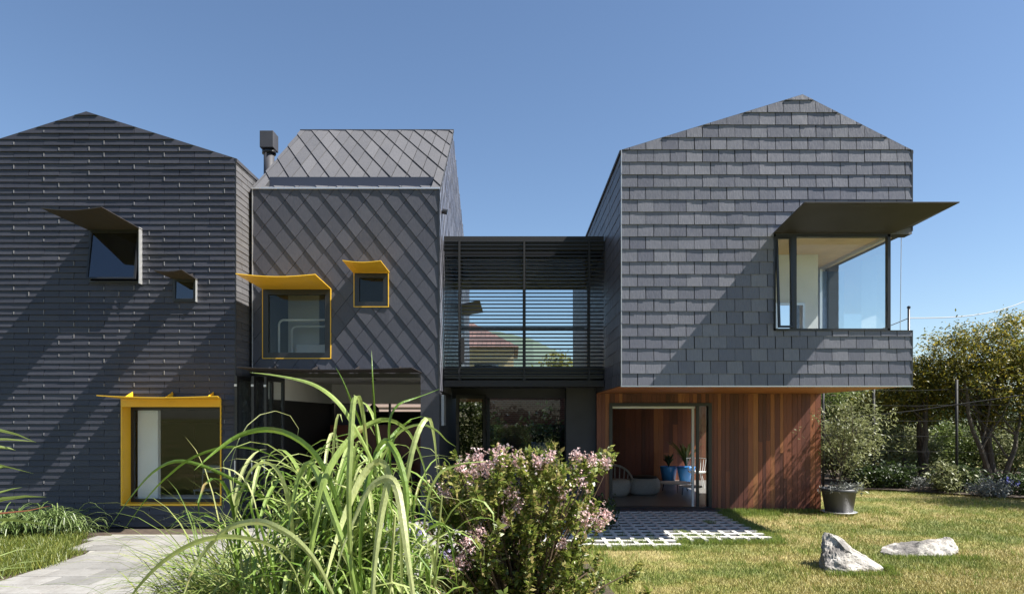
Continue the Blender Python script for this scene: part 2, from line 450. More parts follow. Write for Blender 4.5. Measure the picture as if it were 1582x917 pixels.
# ============================================================ WINDOW HELPERS (front-facing)
def frame_mb(x0, z0, x1, z1, y0, y1, t):
    mb = MB()
    mb.box((x0, y0, z0), (x1, y1, z0+t)); mb.box((x0, y0, z1-t), (x1, y1, z1))
    mb.box((x0, y0, z0+t), (x0+t, y1, z1-t)); mb.box((x1-t, y0, z0+t), (x1, y1, z1-t)); return mb
def hood(par, A, B, C, D, m, name='window_hood', th=.012, ribs=2):
    """A,B wall left/right; C outer right; D outer left"""
    A, B, C, D = map(Vector, (A, B, C, D)); mb = MB(); n = 8
    top = []; 
    for i in range(n+1):
        t = i/n; top.append((A.lerp(B, t), D.lerp(C, t)-Vector((0, 0, .035*math.sin(math.pi*t)*(D-A).length))))
    vs = [p for a, b in top for p in (a, b, a+Vector((0, 0, th)), b+Vector((0, 0, th)))]
    fs = []
    for i in range(n):
        a = i*4; b = a+4
        fs += [(a, a+1, b+1, b), (a+2, b+2, b+3, a+3), (a, b, b+2, a+2), (a+1, a+3, b+3, b+1)]
    fs += [(0, 2, 3, 1), (n*4, n*4+1, n*4+3, n*4+2)]
    mb.add(vs, fs); h = mb.build(name, m, par)
    for k in range(ribs):
        t = (k+.5)/ribs if ribs > 1 else .8
        a = A.lerp(B, t); d = D.lerp(C, t); e = a.lerp(d, .45)+Vector((0, 0, th))
        a = a+Vector((0, -.005, th))
        MB().hexa([a, e, a+Vector((0, 0, .11))], (.008, 0, 0)).build('bracket', m, h)
    return h
def rect(px0, py0, px1, py1, d):
    a = W(px0, py1, d); b = W(px1, py0, d); return (a.x, a.z, b.x, b.z)

# ============================================================ LEFT HOUSE
DL = 12.27
LX0, LX1 = -10.3, -4.98; LE = 6.65; LR = 7.49; LA = -7.66
lh = thing('slate_house', 'left wing clad in thin horizontal slates, with low yellow boxed window', 'house', (-7.66, DL, 0), 'slate-clad wings of the house')
cv = [(0, 0), (LX1-LX0, 0), (LX1-LX0, LE), (LA-LX0, LR), (0, LE)]
def sh(r, x): return (r[0]-x, r[1], r[2]-x, r[3])
hw1 = rect(140, 355, 220, 437, DL); hw2 = rect(269, 431, 305, 466, DL); hw3 = rect(190, 616, 342, 779, DL)
holes = [sh(h, LX0) for h in (hw1, hw2, hw3)]
o = panel(cv, holes, (LX0, DL+.02, 0), (1, 0, 0), (0, 0, 1), (0, -1, 0), .22).build('front_wall', M['back'], lh)
slates(courses(LX1-LX0, 7.6, .1085, .54, .007, .05), cv, holes, (LX0, DL+.0, 0), (1, 0, 0), (0, 0, 1), (0, -1, 0), .024, .003).build('slate_cladding', M['slate_l'], lh)
hk = MB()
for r_ in range(66):
    for q_ in range(-1, 12):
        hx = LX0+q_*.54-(.27 if r_ % 2 else 0)+.001; hz = .05+r_*.1085
        if random.random() < .5 and hx > LX0 and hx < LX1-.02 and hz < LE+(LR-LE)*(1-abs(hx-LA)/(LX1-LA))-.12 and not any(h[0]-.05 < hx < h[2]+.05 and h[1]-.05 < hz < h[3]+.05 for h in (hw1, hw2, hw3)):
            hk.box((hx-.004, DL-.028, hz+.01), (hx+.004, DL-.008, hz+random.uniform(.05, .085)))
hk.build('slate_hooks', mat('steel_slate_hook', (.22, .22, .23), .5, .4), lh, kind='stuff')
# right side
cvs = [(0, 0), (8, 0), (8, LE), (0, LE)]
panel(cvs, [], (LX1, DL+.24, 0), (0, 1, 0), (0, 0, 1), (1, 0, 0), .2).build('side_wall', M['back'], lh)
slates(courses(8, LE, .1085, .54, .008, .05), [(0, 0), (8, 0), (8, LE), (0, LE)], [], (LX1+.002, DL+.004, 0), (0, 1, 0), (0, 0, 1), (1, 0, 0), .012, .003).build('slate_cladding', M['slate_s'], lh)  # paler slate than the front: sunlight on this side put into its colour
MB().box((LX1-.01, DL-.016, 0), (LX1+.014, DL+.003, LE)).build('corner_trim', M['black'], lh)
MB().box((LX0, DL+.24, 0), (LX0+.2, DL+8, LE)).build('side_wall', M['char'], lh)
MB().box((LX0+.2, DL+7.8, 0), (LX1-.2, DL+8, LE)).build('rear_wall', M['char'], lh)
s = (LR-LE)/(LX1-LA)
mb = MB().hexa([(LA, DL-.005, LR+.008), (LX1+.03, DL-.005, LE+.008-.03*s), (LX1+.03, DL+8, LE+.008-.03*s), (LA, DL+8, LR+.008)], (0, 0, -.06))
mb.hexa([(LX0-.03, DL-.005, LE+.008), (LA, DL-.005, LR+.008), (LA, DL+8, LR+.008), (LX0-.03, DL+8, LE+.008)], (0, 0, -.06))
mb.build('roof', M['char'], lh)
# windows
def sash(par, r, d, fr, gl, tilt=0, t=.045, name='window', bar=None):
    x0, z0, x1, z1 = r
    wd = frame_mb(x0, z0, x1, z1, d-.05, d+.1, .028).build(name, M['black'], par)
    i = .03; h = z1-z0-2*i; dy = -math.sin(tilt)*h; dz = h*(1-math.cos(tilt))
    def P(x, z, y): k = (z1-i-z)/h; return (x, d-.03+y+dy*k, z+dz*k)
    m1 = MB(); a0, a1, b0, b1 = x0+i, x1-i, z0+i, z1-i
    for (p, q, u, v_) in ((a0, b0, a1, b0+t), (a0, b1-t, a1, b1), (a0, b0+t, a0+t, b1-t), (a1-t, b0+t, a1, b1-t)):
        m1.hexa([P(p, q, -.02), P(u, q, -.02), P(u, v_, -.02), P(p, v_, -.02)], (0, .035, 0))
    m1.build('sash', M['black'], wd)
    MB().hexa([P(a0+t, b0+t, 0), P(a1-t, b0+t, 0), P(a1-t, b1-t, 0), P(a0+t, b1-t, 0)], (0, .006, 0)).build('pane', gl, wd)
    return wd
sash(lh, hw1, DL, None, M['glassdark'], R(9), .03)
k = 1.112
MB().box((hw1[2]-.004, DL-.12, hw1[1]-.03), (hw1[2]+.008, DL, hw1[3]+.02)).build('window_trim', M['chrome'], lh)
hood(lh, W(138, 356, DL), W(221, 356, DL), W(157, 320, DL/k), W(64, 322, DL/k), M['hood'])
sash(lh, hw2, DL, None, M['glassdark'], R(3), .02)
hood(lh, W(267, 431, DL), W(306, 433, DL), W(281, 417, DL/1.06), W(237, 418, DL/1.06), M['hood'], ribs=1)
MB().box((hw2[2]-.002, DL-.08, hw2[1]-.01), (hw2[2]+.008, DL, hw2[3])).build('window_trim', M['chrome'], lh)
# yellow box window
x0, z0, x1, z1 = hw3; yf = DL-.05; yb = DL+.29
bw = MB()
bw.box((x0-.012, yf, z1-.14), (x1+.012, yb, z1)); bw.box((x0-.012, yf, z0-.012), (x1+.012, yb, z0+.02))
bw.box((x0-.012, yf, z0+.02), (x0+.012, yb, z1-.14)); bw.box((x1-.004, yf, z0+.02), (x1+.012, yb, z1-.14))
yw = bw.build('window', M['yellow'], lh, bevel=.002); plabel(yw, 'deep yellow boxed window')
frame_mb(x0+.012, z0+.02, x1-.006, z1-.14, yb-.06, yb-.01, .06).build('frame', M['black'], yw)
MB().box((x0+.07, yb-.04, z0+.08), (x1-.06, yb-.034, z1-.2)).build('pane', M['glass'], yw)
hh = hood(lh, (x0-.01, yf+.005, z1+.002), (x1+.01, yf+.005, z1+.002), W(336, 612, DL/1.075), W(149, 611, DL/1.075), M['yellow'], ribs=0)
for q in (203, 265, 328):
    a = W(q, 615, yf); a.z = z1+.014
    MB().hexa([a+Vector((0, .14, 0)), a+Vector((0, -.28, -.01)), a+Vector((0, .14, .16))], (.01, 0, 0)).build('bracket', M['yellow'], hh)
# flue
fc = (-5.42, 15.2)
fl = MB().tube([(fc[0], fc[1], 6.6), (fc[0], fc[1], 8.0)], .115, 20).build('flue', M['char'], lh, smooth=True)
MB().box((fc[0]-.15, fc[1]-.17, 7.95), (fc[0]+.15, fc[1]+.17, 8.32)).build('cowl', M['char'], fl, bevel=.01)
MB().tube([(fc[0], fc[1], 7.86), (fc[0], fc[1], 7.93)], .15, 20).build('collar', M['black'], fl, smooth=True)
# interior of lower room
MB().box((-9.2, DL+.25, 0), (-5.2, 17, .06)).build('floor', M['grey'], lh)
MB().box((-9.2, DL+.25, 2.75), (-5.2, 17, 2.85)).build('ceiling', M['grey'], lh)
MB().box((-9.2, 16.9, .06), (-5.2, 17, 2.75)).build('partition', M['grey'], lh)
MB().box((-9.2, DL+.25, 2.9+1.5), (-5.2, 17, 4.5)).build('upper_floor', M['grey'], lh)
a = W(212, 645, DL+.3); b = W(243, 645, DL+.3)
MB().box((a.x, DL+.32, z0+.06), (b.x, DL+.42, z1-.08)).build('white_reveal', M['white'], lh)
kc = thing('cabinet', 'black kitchen cabinets inside the low yellow window', 'cabinet', (-7, 15.6, .06))
MB().box((-8.6, 15.3, .06), (-5.6, 15.9, 1.9)).build('carcass', M['blackm'], kc)
for i in range(4): MB().box((-8.58+i*.74, 15.27, .1), (-7.86+i*.74, 15.298, 1.86)).build('door', M['blackm'], kc)
bn = thing('bench', 'white window bench inside the low yellow window', 'bench', (-5.9, DL+.7, .06))
MB().box((-7.1, DL+.34, .46), (-5.25, DL+.9, .52)).build('seat', M['whitem'], bn)
MB().box((-7.05, DL+.4, .06), (-6.99, DL+.86, .46)).build('leg', M['whitem'], bn)
MB().box((-5.4, DL+.4, .06), (-5.34, DL+.86, .46)).build('leg', M['whitem'], bn)
ch = thing('dining_chair', 'slender white metal chair inside the low yellow window', 'chair', (-6.35, 14.2, .06))
cx, cy = -6.35, 14.2
MB().box((cx-.2, cy-.2, .5), (cx+.2, cy+.2, .53)).build('seat', M['whitem'], ch)
for sx in (-.19, .19):
    for sy in (-.19, .19): MB().tube([(cx+sx, cy+sy, .06), (cx+sx*.95, cy+sy*.95, .5)], .012, 6).build('leg', M['whitem'], ch)
    MB().tube([(cx+sx, cy+.19, .53), (cx+sx, cy+.24, 1.0)], .012, 6).build('post', M['whitem'], ch)
MB().box((cx-.2, cy+.22, .85), (cx+.2, cy+.245, 1.0)).build('backrest', M['whitem'], ch)

# ============================================================ MIDDLE HOUSE
DM = 12.87; MX0, MX1 = -4.90, -1.39; ME = 6.30; MR = 8.62; DR = 15.8
mh = thing('slate_house', 'middle wing clad in diamond slates with yellow window hoods and open folding doors', 'house', (-3.15, DM, 0), 'slate-clad wings of the house')
mw = MX1-MX0
h1 = rect(406, 446, 512, 554, DM); h2 = rect(547, 421, 601, 474.5, DM)
dr = (MX0-.01, 0, W(650, 645, DM).x, 2.83)
holes = [sh(h, MX0) for h in (h1, h2, dr)]
cv = [(0, 0), (mw, 0), (mw, ME), (0, ME)]
panel(cv, holes, (MX0, DM+.02, 0), (1, 0, 0), (0, 0, 1), (0, -1, 0), .2).build('front_wall', M['back'], mh)
cvu = [(0, 2.52), (mw, 2.52), (mw, ME), (0, ME)]
slates(diamonds(mw, ME, .38, .475, .05, 2.3), cvu, holes, (MX0, DM, 0), (1, 0, 0), (0, 0, 1), (0, -1, 0), .022, .002, GXD).build('slate_cladding', M['slate_m'], mh)
MB().box((dr[2], DM-.012, 0), (MX1+.01, DM+.019, 2.518)).build('pier', M['char'], mh)
MB().box((MX0-.004, DM-.024, 2.83), (MX0+.012, DM, ME)).build('corner_trim', M['chrome'], mh)
MB().box((MX1-.012, DM-.024, 2.52), (MX1+.02, DM, ME)).build('corner_trim', M['black'], mh)
# side gable (faces right)
cvg = [(0, 0), (9, 0), (9, 6.15), (DR-DM, MR), (0, ME)]
panel(cvg, [], (MX1-.01, DM+.22, 0), (0, 1, 0), (0, 0, 1), (1, 0, 0), .19).build('side_wall', M['char'], mh)
cvg2 = [(0, 2.52), (9, 2.52), (9, 6.15), (DR-DM, MR), (0, ME)]
slates(diamonds(9, 9, .38, .475, .0, 2.3), cvg2, [], (MX1+.0, DM+.0, 0), (0, 1, 0), (0, 0, 1), (1, 0, 0), .014, .002, GXD).build('slate_cladding', M['slate_r'], mh)  # gable slates paler than the front, their sunlight worked into the colour
panel(cvg, [], (MX0+.19, DM+.22, 0), (0, 1, 0), (0, 0, 1), (1, 0, 0), .19).build('side_wall', M['char'], mh)
MB().box((MX0, 21.7, 0), (MX1-.2, 21.87, 2.2)).build('rear_wall', M['char'], mh)
MB().box((MX0, 21.7, 4.2), (MX1-.2, 21.87, 6.1)).build('rear_wall', M['char'], mh)
# roof with a recessed slot
sl_ = (MR-ME)/(DR-DM); SY = 13.25
def rz(y): return ME+.03+(y-DM)*sl_
rv = Vector((0, 1, sl_)).normalized(); rn = Vector((0, -sl_, 1)).normalized()
ln = (DR-DM)*math.hypot(1, sl_)
slot = (W(417, 645, SY).x-MX0, .11, W(670, 645, SY).x-MX0, (SY-DM)*math.hypot(1, sl_))
cvr = [(-.01, 0), (mw+.02, 0), (mw+.02, ln), (-.01, ln)]
panel(cvr, [slot], Vector((MX0, DM, ME+.01))+rn*0, (1, 0, 0), rv, rn, .08).build('roof', M['back'], mh)
rs = []; ax_, ay_ = -.47*.56, .56; bx_, by_ = .02, .8
for i in range(-12, 24):
    for j in range(-40, 26):
        px0, py0 = .02+i*bx_+j*ax_, i*by_+j*ay_; e = .007
        dl_ = .03; rs.append([(px0+e+ax_*dl_, py0+ay_*dl_), (px0+bx_-e+ax_*dl_, py0+by_+ay_*dl_), (px0+bx_-e+ax_*(1-dl_), py0+by_+ay_*(1-dl_)), (px0+e+ax_*(1-dl_), py0+ay_*(1-dl_))])
slates(rs, cvr, [slot], Vector((MX0, DM, ME+.012)), (1, 0, 0), rv, rn, .024, .003, 2.13).build('roof_slates', M['slate_s'], mh)
mb = MB(); mb.hexa([(MX0, DR, MR+.01), (MX1, DR, MR+.01), (MX1, DM+9, 6.16), (MX0, DM+9, 6.16)], (0, 0, -.07)); mb.build('roof', M['char'], mh)
MB().box((MX0-.01, DR-.03, MR-.02), (MX1+.03, DR+.04, MR+.035)).build('ridge_cap', M['slate_m'], mh)
MB().box((MX0+slot[0], SY-.02, rz(12.97)-.02), (MX0+slot[2], SY-.002, rz(SY)+.03)).build('slot_panel', M['navy'], mh)
MB().box((MX0+slot[0], DM+.1, rz(12.97)-.06), (MX0+slot[2], SY-.02, rz(12.97)-.022)).build('gutter', M['alu'], mh)
MB().box((MX0-.01, DM-.035, ME-.0), (MX1+.02, DM+.02, ME+.028)).build('eave_flashing', M['alu'], mh)
# yellow-edged windows
def ywin(r, rim, fr):
    f = frame_mb(r[0], r[1], r[2], r[3], DM-.035, DM+.12, rim).build('window', M['yellow'], mh)
    q = (r[0]+rim, r[1]+rim, r[2]-rim, r[3]-rim)
    frame_mb(*q, DM-.03, DM+.06, fr).build('frame', M['black'], f)
    MB().box((q[0]+fr, DM+.01, q[1]+fr), (q[2]-fr, DM+.016, q[3]-fr)).build('pane', M['glass'], f); return f
plabel(ywin(h1, .014, .1), 'large yellow-edged window'); plabel(ywin(h2, .013, .09), 'small yellow-edged window')
hood(mh, W(406, 447, DM), W(512, 447, DM), W(487, 424, DM/1.09), W(364, 423, DM/1.11), M['yellow'])
hood(mh, W(546, 422, DM), W(602, 421, DM), W(588, 403, DM/1.069), W(529, 402.5, DM/1.069), M['yellow'], ribs=1)
# door canopy
hood(mh, (MX0+.05, DM-.02, 2.85), (dr[2]+.02, DM-.02, 2.85), W(636, 568, DM/1.1), W(365, 567, DM/1.1), M['hood'], name='door_canopy', ribs=4)
MB().box((MX0+.02, DM-.015, 2.76), (dr[2], DM+.12, 2.83)).build('door_head', M['black'], mh)
# folded doors standing out at the left
for i, (px_, y0_, y1_) in enumerate(((366, 12.15, 12.9), (388, 12.25, 12.98), (404, 12.35, 13.05))):
    X = W(px_, 645, 12.5).x+.1; 
    dd = MB()
    a = Vector((X, y0_, .05)); b = Vector((X+.1, y1_, .05)); u = (b-a)
    for t0, t1, q0, q1 in ((0, 1, 0, .07), (0, 1, 2.62, 2.7), (0, .09, .07, 2.62), (.91, 1, .07, 2.62)):
        dd.hexa([a+u*t0+Vector((0, 0, q0)), a+u*t1+Vector((0, 0, q0)), a+u*t1+Vector((0, 0, q1)), a+u*t0+Vector((0, 0, q1))], (.045, 0, 0))
    d_ = dd.build('folding_door', M['black'], mh)
    MB().hexa([a+u*.09+Vector((.02, 0, .07)), a+u*.91+Vector((.02, 0, .07)), a+u*.91+Vector((.02, 0, 2.62)), a+u*.09+Vector((.02, 0, 2.62))], (.006, 0, 0)).build('pane', M['glass'], d_)
    MB().box((X+.0, y0_-.02, 2.56), (X+.045, y0_, 2.6)).build('hinge', M['alu'], d_)
    MB().tube([(X+.03, y0_-.06, 1.0), (X+.03, y0_-.06, 1.25)], .012, 8).build('handle', M['alu'], d_)
# interior ground floor
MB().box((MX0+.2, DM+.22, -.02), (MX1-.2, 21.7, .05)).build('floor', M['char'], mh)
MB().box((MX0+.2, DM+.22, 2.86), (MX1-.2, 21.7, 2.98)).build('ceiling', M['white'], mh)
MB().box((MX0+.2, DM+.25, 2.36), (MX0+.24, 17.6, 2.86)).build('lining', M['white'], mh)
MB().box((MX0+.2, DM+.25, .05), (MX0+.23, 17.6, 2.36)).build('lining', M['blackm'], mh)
MB().box((MX1-.24, DM+.5, .05), (MX1-.21, 17.6, 2.86)).build('lining', M['white'], mh)
MB().box((MX0+.2, 17.6, 2.38), (MX1-.2, 17.75, 2.86)).build('bulkhead', M['white'], mh)
MB().box((MX0+.2, DM+.22, 5.95), (MX1-.2, 21.7, 6.0)).build('ceiling', M['white'], mh)
MB().box((MX0+.2, 16.0, 2.98), (MX1-.2, 16.1, 5.95)).build('partition', M['grey'], mh)
jm = MB()
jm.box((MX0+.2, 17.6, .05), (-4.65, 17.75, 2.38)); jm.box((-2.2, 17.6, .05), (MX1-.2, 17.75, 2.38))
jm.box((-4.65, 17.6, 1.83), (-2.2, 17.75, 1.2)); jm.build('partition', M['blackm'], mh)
for X in (-4.65, -3.98, -3.2, -2.25): MB().box((X, 17.62, 1.83), (X+.05, 17.72, 2.38)).build('mullion', M['black'], mh)
kt = thing('kitchen_island', 'red-brown timber kitchen island behind the open folding doors', 'kitchen island', (-3.6, 16.2, .05))
MB().box((-4.6, 15.9, .05), (-2.5, 16.6, .98)).build('carcass', M['timber'], kt); MB().box((-4.65, 15.85, .98), (-2.45, 16.65, 1.02)).build('worktop', M['char'], kt)
kc = thing('cabinet', 'red-brown joinery wall under the kitchen window', 'cabinet', (-3.4, 17.4, .05))
MB().box((-4.6, 17.2, .05), (-2.25, 17.58, 1.82)).build('carcass', mat('oxblood_joinery', (.2, .05, .03), .4), kc)
for i in range(4): MB().box((-4.58+i*.58, 17.17, .1), (-4.02+i*.58, 17.198, 1.78)).build('door', mat('oxblood_door', (.22, .055, .035), .35), kc)
pl_ = thing('pendant_lamp', 'black pendant lamp hanging from the white ceiling behind the folding doors', 'lamp', (W(577, 600, 15).x, 15, 2.3))
x = W(577, 600, 15).x
MB().tube([(x, 15, 2.84), (x, 15, 2.3)], .006, 6).build('cord', M['black'], pl_)
MB().lathe([(.055, 0), (.06, .02), (.02, .035)], (x, 15, 2.822), 16).build('ceiling_rose', M['black'], pl_)
MB().lathe([(.13, 0), (.11, .08), (.04, .15), (.02, .17)], (x, 15, 2.14), 20).build('lamp_shade', M['black'], pl_, smooth=True)
# dining table and chairs in the room
tb = thing('dining_table', 'dark dining table just inside the open folding doors', 'table', (-2.9, 14.4, .05))
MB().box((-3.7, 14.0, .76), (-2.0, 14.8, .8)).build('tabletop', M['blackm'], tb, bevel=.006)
for a in (-3.62, -2.1):
    for b in (14.06, 14.7): MB().box((a, b, .05), (a+.05, b+.05, .76)).build('leg', M['blackm'], tb)
def chair(x, y, rot, label, col, grp=None, base=.05):
    t = thing('dining_chair', label, 'chair', (x, y, base), grp)
    def T(p):
        c, s_ = math.cos(rot), math.sin(rot); return (x+p[0]*c-p[1]*s_, y+p[0]*s_+p[1]*c, base+p[2])
    MB().hexa([T(p) for p in ((-.21, -.2, .43), (.21, -.2, .43), (.2, .2, .43), (-.2, .2, .43))], (0, 0, .03)).build('seat', col, t, bevel=.008)
    mb = MB(); n = 6
    q = [T((-.2+.4*i/n, .2+.04*math.cos((i/n-.5)*3)-.04, .6)) for i in range(n+1)]; q2 = [(a, b, c+.26) for a, b, c in q]
    mb.add(q+q2, [(i, i+1, n+2+i, n+1+i) for i in range(n)]); bk = mb.build('backrest', col, t)
    bk.modifiers.new('solid', 'SOLIDIFY').thickness = .015
    for sx in (-.19, .19):
        MB().tube([T((sx, -.18, .43)), T((sx*1.15, -.22, 0))], [.015, .01], 8).build('leg', M['brown_stem'], t)
        MB().tube([T((sx, .18, .72)), T((sx, .18, .43)), T((sx*1.15, .24, 0))], [.012, .015, .01], 8).build('leg', M['brown_stem'], t)
chair(-2.35, 13.75, math.pi, 'dark chair nearest the pier on the near side of the dining table', M['blackm'])
chair(-3.3, 13.75, math.pi, 'dark chair near the folding doors on the near side of the dining table', M['blackm'])
# bent white tube bed frame upstairs
bf = thing('bunk_bed', 'bed frame of two bent white tubes inside the large yellow-edged window', 'bed', (W(470, 548, 13.8).x, 13.8, 3.0))
def bent(x0, x1, z0, z1, y, r=.1):
    p = [(x0, y, z0)]; p += [(x0+r-r*math.cos(a), y, z1-r+r*math.sin(a)) for a in np.linspace(0, math.pi/2, 7)]; return p+[(x1, y, z1)]
a = W(431, 494, 13.6); b = W(540, 494, 13.6); MB().tube(bent(a.x, b.x, 3.0, a.z, 13.6), .022, 8).build('rail', M['whitem'], bf, smooth=True)
a = W(451, 504, 13.9); b = W(540, 504, 13.9); MB().tube(bent(a.x, b.x, 3.0, a.z, 13.9), .022, 8).build('rail', M['whitem'], bf, smooth=True)
MB().box((W(451, 504, 13.9).x+.05, 13.95, 3.3), (-2.6, 15.2, 3.5)).build('mattress', M['white'], bf, bevel=.03)
MB().box((MX0+.2, 14.3, 3.0), (MX0+.85, 15.9, 5.6)).build('wardrobe', M['white'], mh)
# small fittings on the side wall
MB().tube([(MX1+.02, 13.3, 6.02), (MX1+.12, 13.3, 6.0)], .05, 12).build('vent_cap', M['black'], mh)
MB().box((MX1+.0, 13.3, 1.85), (MX1+.05, 13.7, 2.45)).build('meter_box', M['alu'], mh)
# rear side hoods seen through the bridge
hm_ = MB().hexa([(MX1, 17.6, 4.9), (MX1, 19.4, 4.9), (MX1+.55, 19.5, 5.0), (MX1+.55, 17.5, 5.0)], (0, 0, .015)); hm_.build('window_hood', M['hood'], mh)
MB().hexa([(MX1, 15.4, 5.05), (MX1, 16.4, 5.05), (MX1+.4, 16.45, 5.12), (MX1+.4, 15.35, 5.12)], (0, 0, .015)).build('window_hood', M['hood'], mh)

# ============================================================ RIGHT HOUSE
DB = 11.47; BX0, BX1 = 1.826, 6.70; BZ = 2.54; BE = 6.49; BR = 7.42; BA = 4.87; DT = 14.84
rh = thing('slate_house', 'right wing clad in square slates, jutting out over a red timber room', 'house', (4.3, DT, 0), 'slate-clad wings of the house')
bw_ = BX1-BX0; WL = 4.38; WZ0, WZ1 = 3.467, 5.08; GX = 6.33
cv = [(0, BZ), (bw_, BZ), (bw_, BE), (BA-BX0, BR), (0, BE)]
hole = (WL-BX0, WZ0, bw_+.01, WZ1)
panel(cv, [hole], (BX0, DB+.02, 0), (1, 0, 0), (0, 0, 1), (0, -1, 0), .2).build('front_wall', M['back'], rh)
slates(courses(bw_, 8, .2085, .272, .011, BZ-.005), cv, [hole], (BX0, DB, 0), (1, 0, 0), (0, 0, 1), (0, -1, 0), .018, .002).build('slate_cladding', M['slate_r'], rh)
cvs = [(0, BZ), (9, BZ), (9, BE), (0, BE)]
panel(cvs, [], (BX0, DB+.22, 0), (0, 1, 0), (0, 0, 1), (-1, 0, 0), .2).build('side_wall', M['back'], rh)
slates(courses(9, 8, .2085, .272, .006, BZ), cvs, [], (BX0, DB+.004, 0), (0, 1, 0), (0, 0, 1), (-1, 0, 0), .009, .002).build('slate_cladding', M['slate_m'], rh)
MB().box((BX0-.006, DB-.018, BZ), (BX0+.006, DB+.01, BE)).build('corner_trim', M['chrome'], rh)
# right side
hs = (0, WZ0, 14.04-DB, WZ1+.05)
swin = (15.2-DB, 3.75, 17.3-DB, 5.15)
panel(cvs, [(0, WZ0, 14.04-DB-.22, WZ1+.05), (swin[0]-.22, swin[1], swin[2]-.22, swin[3])], (BX1, DB+.22, 0), (0, 1, 0), (0, 0, 1), (1, 0, 0), .2).build('side_wall', M['back'], rh)
slates(courses(9, 8, .2085, .272, .006, BZ), cvs, [hs, swin], (BX1, DB+.004, 0), (0, 1, 0), (0, 0, 1), (1, 0, 0), .009, .002).build('slate_cladding', M['slate_r'], rh)
MB().box((BX1-.014, DB-.016, BZ), (BX1+.016, DB+.01, WZ0)).build('corner_trim', M['black'], rh)
MB().box((BX1-.014, DB-.016, WZ1+.05), (BX1+.016, DB+.01, BE)).build('corner_trim', M['black'], rh)
s1 = (BR-BE)/(BA-BX0); s2 = (BR-BE)/(BX1-BA)
mb = MB().hexa([(BX0-.03, DB-.004, BE+.006-.03*s1), (BA, DB-.004, BR+.006), (BA, DB+9, BR+.006), (BX0-.03, DB+9, BE+.006-.03*s1)], (0, 0, -.05))
mb.hexa([(BA, DB-.004, BR+.006), (BX1+.03, DB-.004, BE+.006-.03*s2), (BX1+.03, DB+9, BE+.006-.03*s2), (BA, DB+9, BR+.006)], (0, 0, -.05))
mb.build('roof', M['char'], rh)
# floor slab / soffit
MB().box((BX0+.21, DB+.23, BZ+.03), (BX1-.21, DB+9, BZ+.25)).build('upper_floor', M['white'], rh)
sf = MB(); y = DB+.004
while y < DT-.01:
    sf.box((BX0+.01, y, BZ-.012), (BX1-.01, min(y+.118, DT), BZ-.001)); y += .122
sf.build('soffit', M['soffit'], rh)
MB().box((BX0-.01, DB-.012, BZ-.02), (BX1+.01, DB+.003, BZ)).build('drip_trim', M['alu'], rh)
# window parts
wf = MB()
wf.box((WL, DB-.02, WZ0), (WL+.035, DB+.08, WZ1)); wf.box((WL, DB-.02, WZ1-.045), (GX, DB+.08, WZ1))
wf.box((GX-.04, DB-.02, WZ0), (GX+.01, DB+.06, WZ1)); wf.box((WL, DB-.02, WZ0), (GX, DB+.08, WZ0+.03))
wf.box((WL+.3, DB-.03, WZ0+.03), (WL+.38, DB+.07, WZ1-.045))
cw = wf.build('corner_window', M['black'], rh)
sd = MB().box((GX-.03, DB+.06, WZ1-.05), (GX+.01, 14.04, WZ1)).box((GX-.03, DB+.06, WZ0), (GX+.01, 14.04, WZ0+.025)).box((GX-.04, 13.98, WZ0), (GX+.01, 14.06, WZ1)); sd.build('side_frame', M['alu'], cw)
MB().box((WL+.38, DB+.02, WZ0+.03), (GX-.04, DB+.026, WZ1-.045)).build('pane', M['glass'], cw)
MB().box((GX-.012, DB+.06, WZ0+.025), (GX-.006, 13.98, WZ1-.05)).build('pane', M['glass'], cw)
# tilted opening sash at the left
ax0, ax1 = WL+.035, WL+.3; zt, zb = WZ1-.045, WZ0+.03; ob = .12
def P(x, z, y): k_ = (zt-z)/(zt-zb); return (x, DB-.0+y-ob*k_, z)
ms = MB(); t = .035
for (p, q, u, v_) in ((ax0, zb, ax1, zb+t), (ax0, zt-t, ax1, zt), (ax0, zb+t, ax0+t, zt-t), (ax1-t, zb+t, ax1, zt-t)):
    ms.hexa([P(p, q, -.02), P(u, q, -.02), P(u, v_, -.02), P(p, v_, -.02)], (0, .04, 0))
ms.build('sash', M['black'], cw)
MB().hexa([P(ax0+t, zb+t, 0), P(ax1-t, zb+t, 0), P(ax1-t, zt-t, 0), P(ax0+t, zt-t, 0)], (0, .006, 0)).build('pane', M['glass'], cw)
MB().box((GX+.01, DB-.0, WZ0-.02), (BX1+.01, 14.05, WZ0+.004)).build('sill', M['char'], rh)
MB().box((WL, DB-.03, WZ0-.006), (BX1+.015, DB+.2, WZ0-.0015)).build('sill', M['char'], rh)
# folded hood over the corner
A = (WL-.01, DB-.005, 5.085); B_ = (4.38, 10.25, 5.225); C_ = (6.71, 10.25, 5.225); D_ = (6.85, 14.3, 5.225); E_ = (GX+.02, DB-.005, 5.085); F_ = (GX+.02, 14.1, 5.085)
def up(p, h=.015): return (p[0], p[1], p[2]+h)
q = [A, B_, C_, D_, E_, F_]; q = q+[up(p) for p in q]
hb = MB().add(q, [(0, 4, 2, 1), (4, 5, 3, 2), (6, 7, 8, 10), (10, 8, 9, 11), (0, 1, 7, 6), (1, 2, 8, 7), (2, 3, 9, 8), (3, 5, 11, 9), (5, 4, 10, 11), (4, 0, 6, 10)])
ho = hb.build('window_hood', M['hood'], rh)
MB().tube([(BX1+.02-.02, DB+.3, 5.12), (BX1-.02, DB+.3, WZ0)], .006, 6).build('stay_cable', M['alu'], ho)
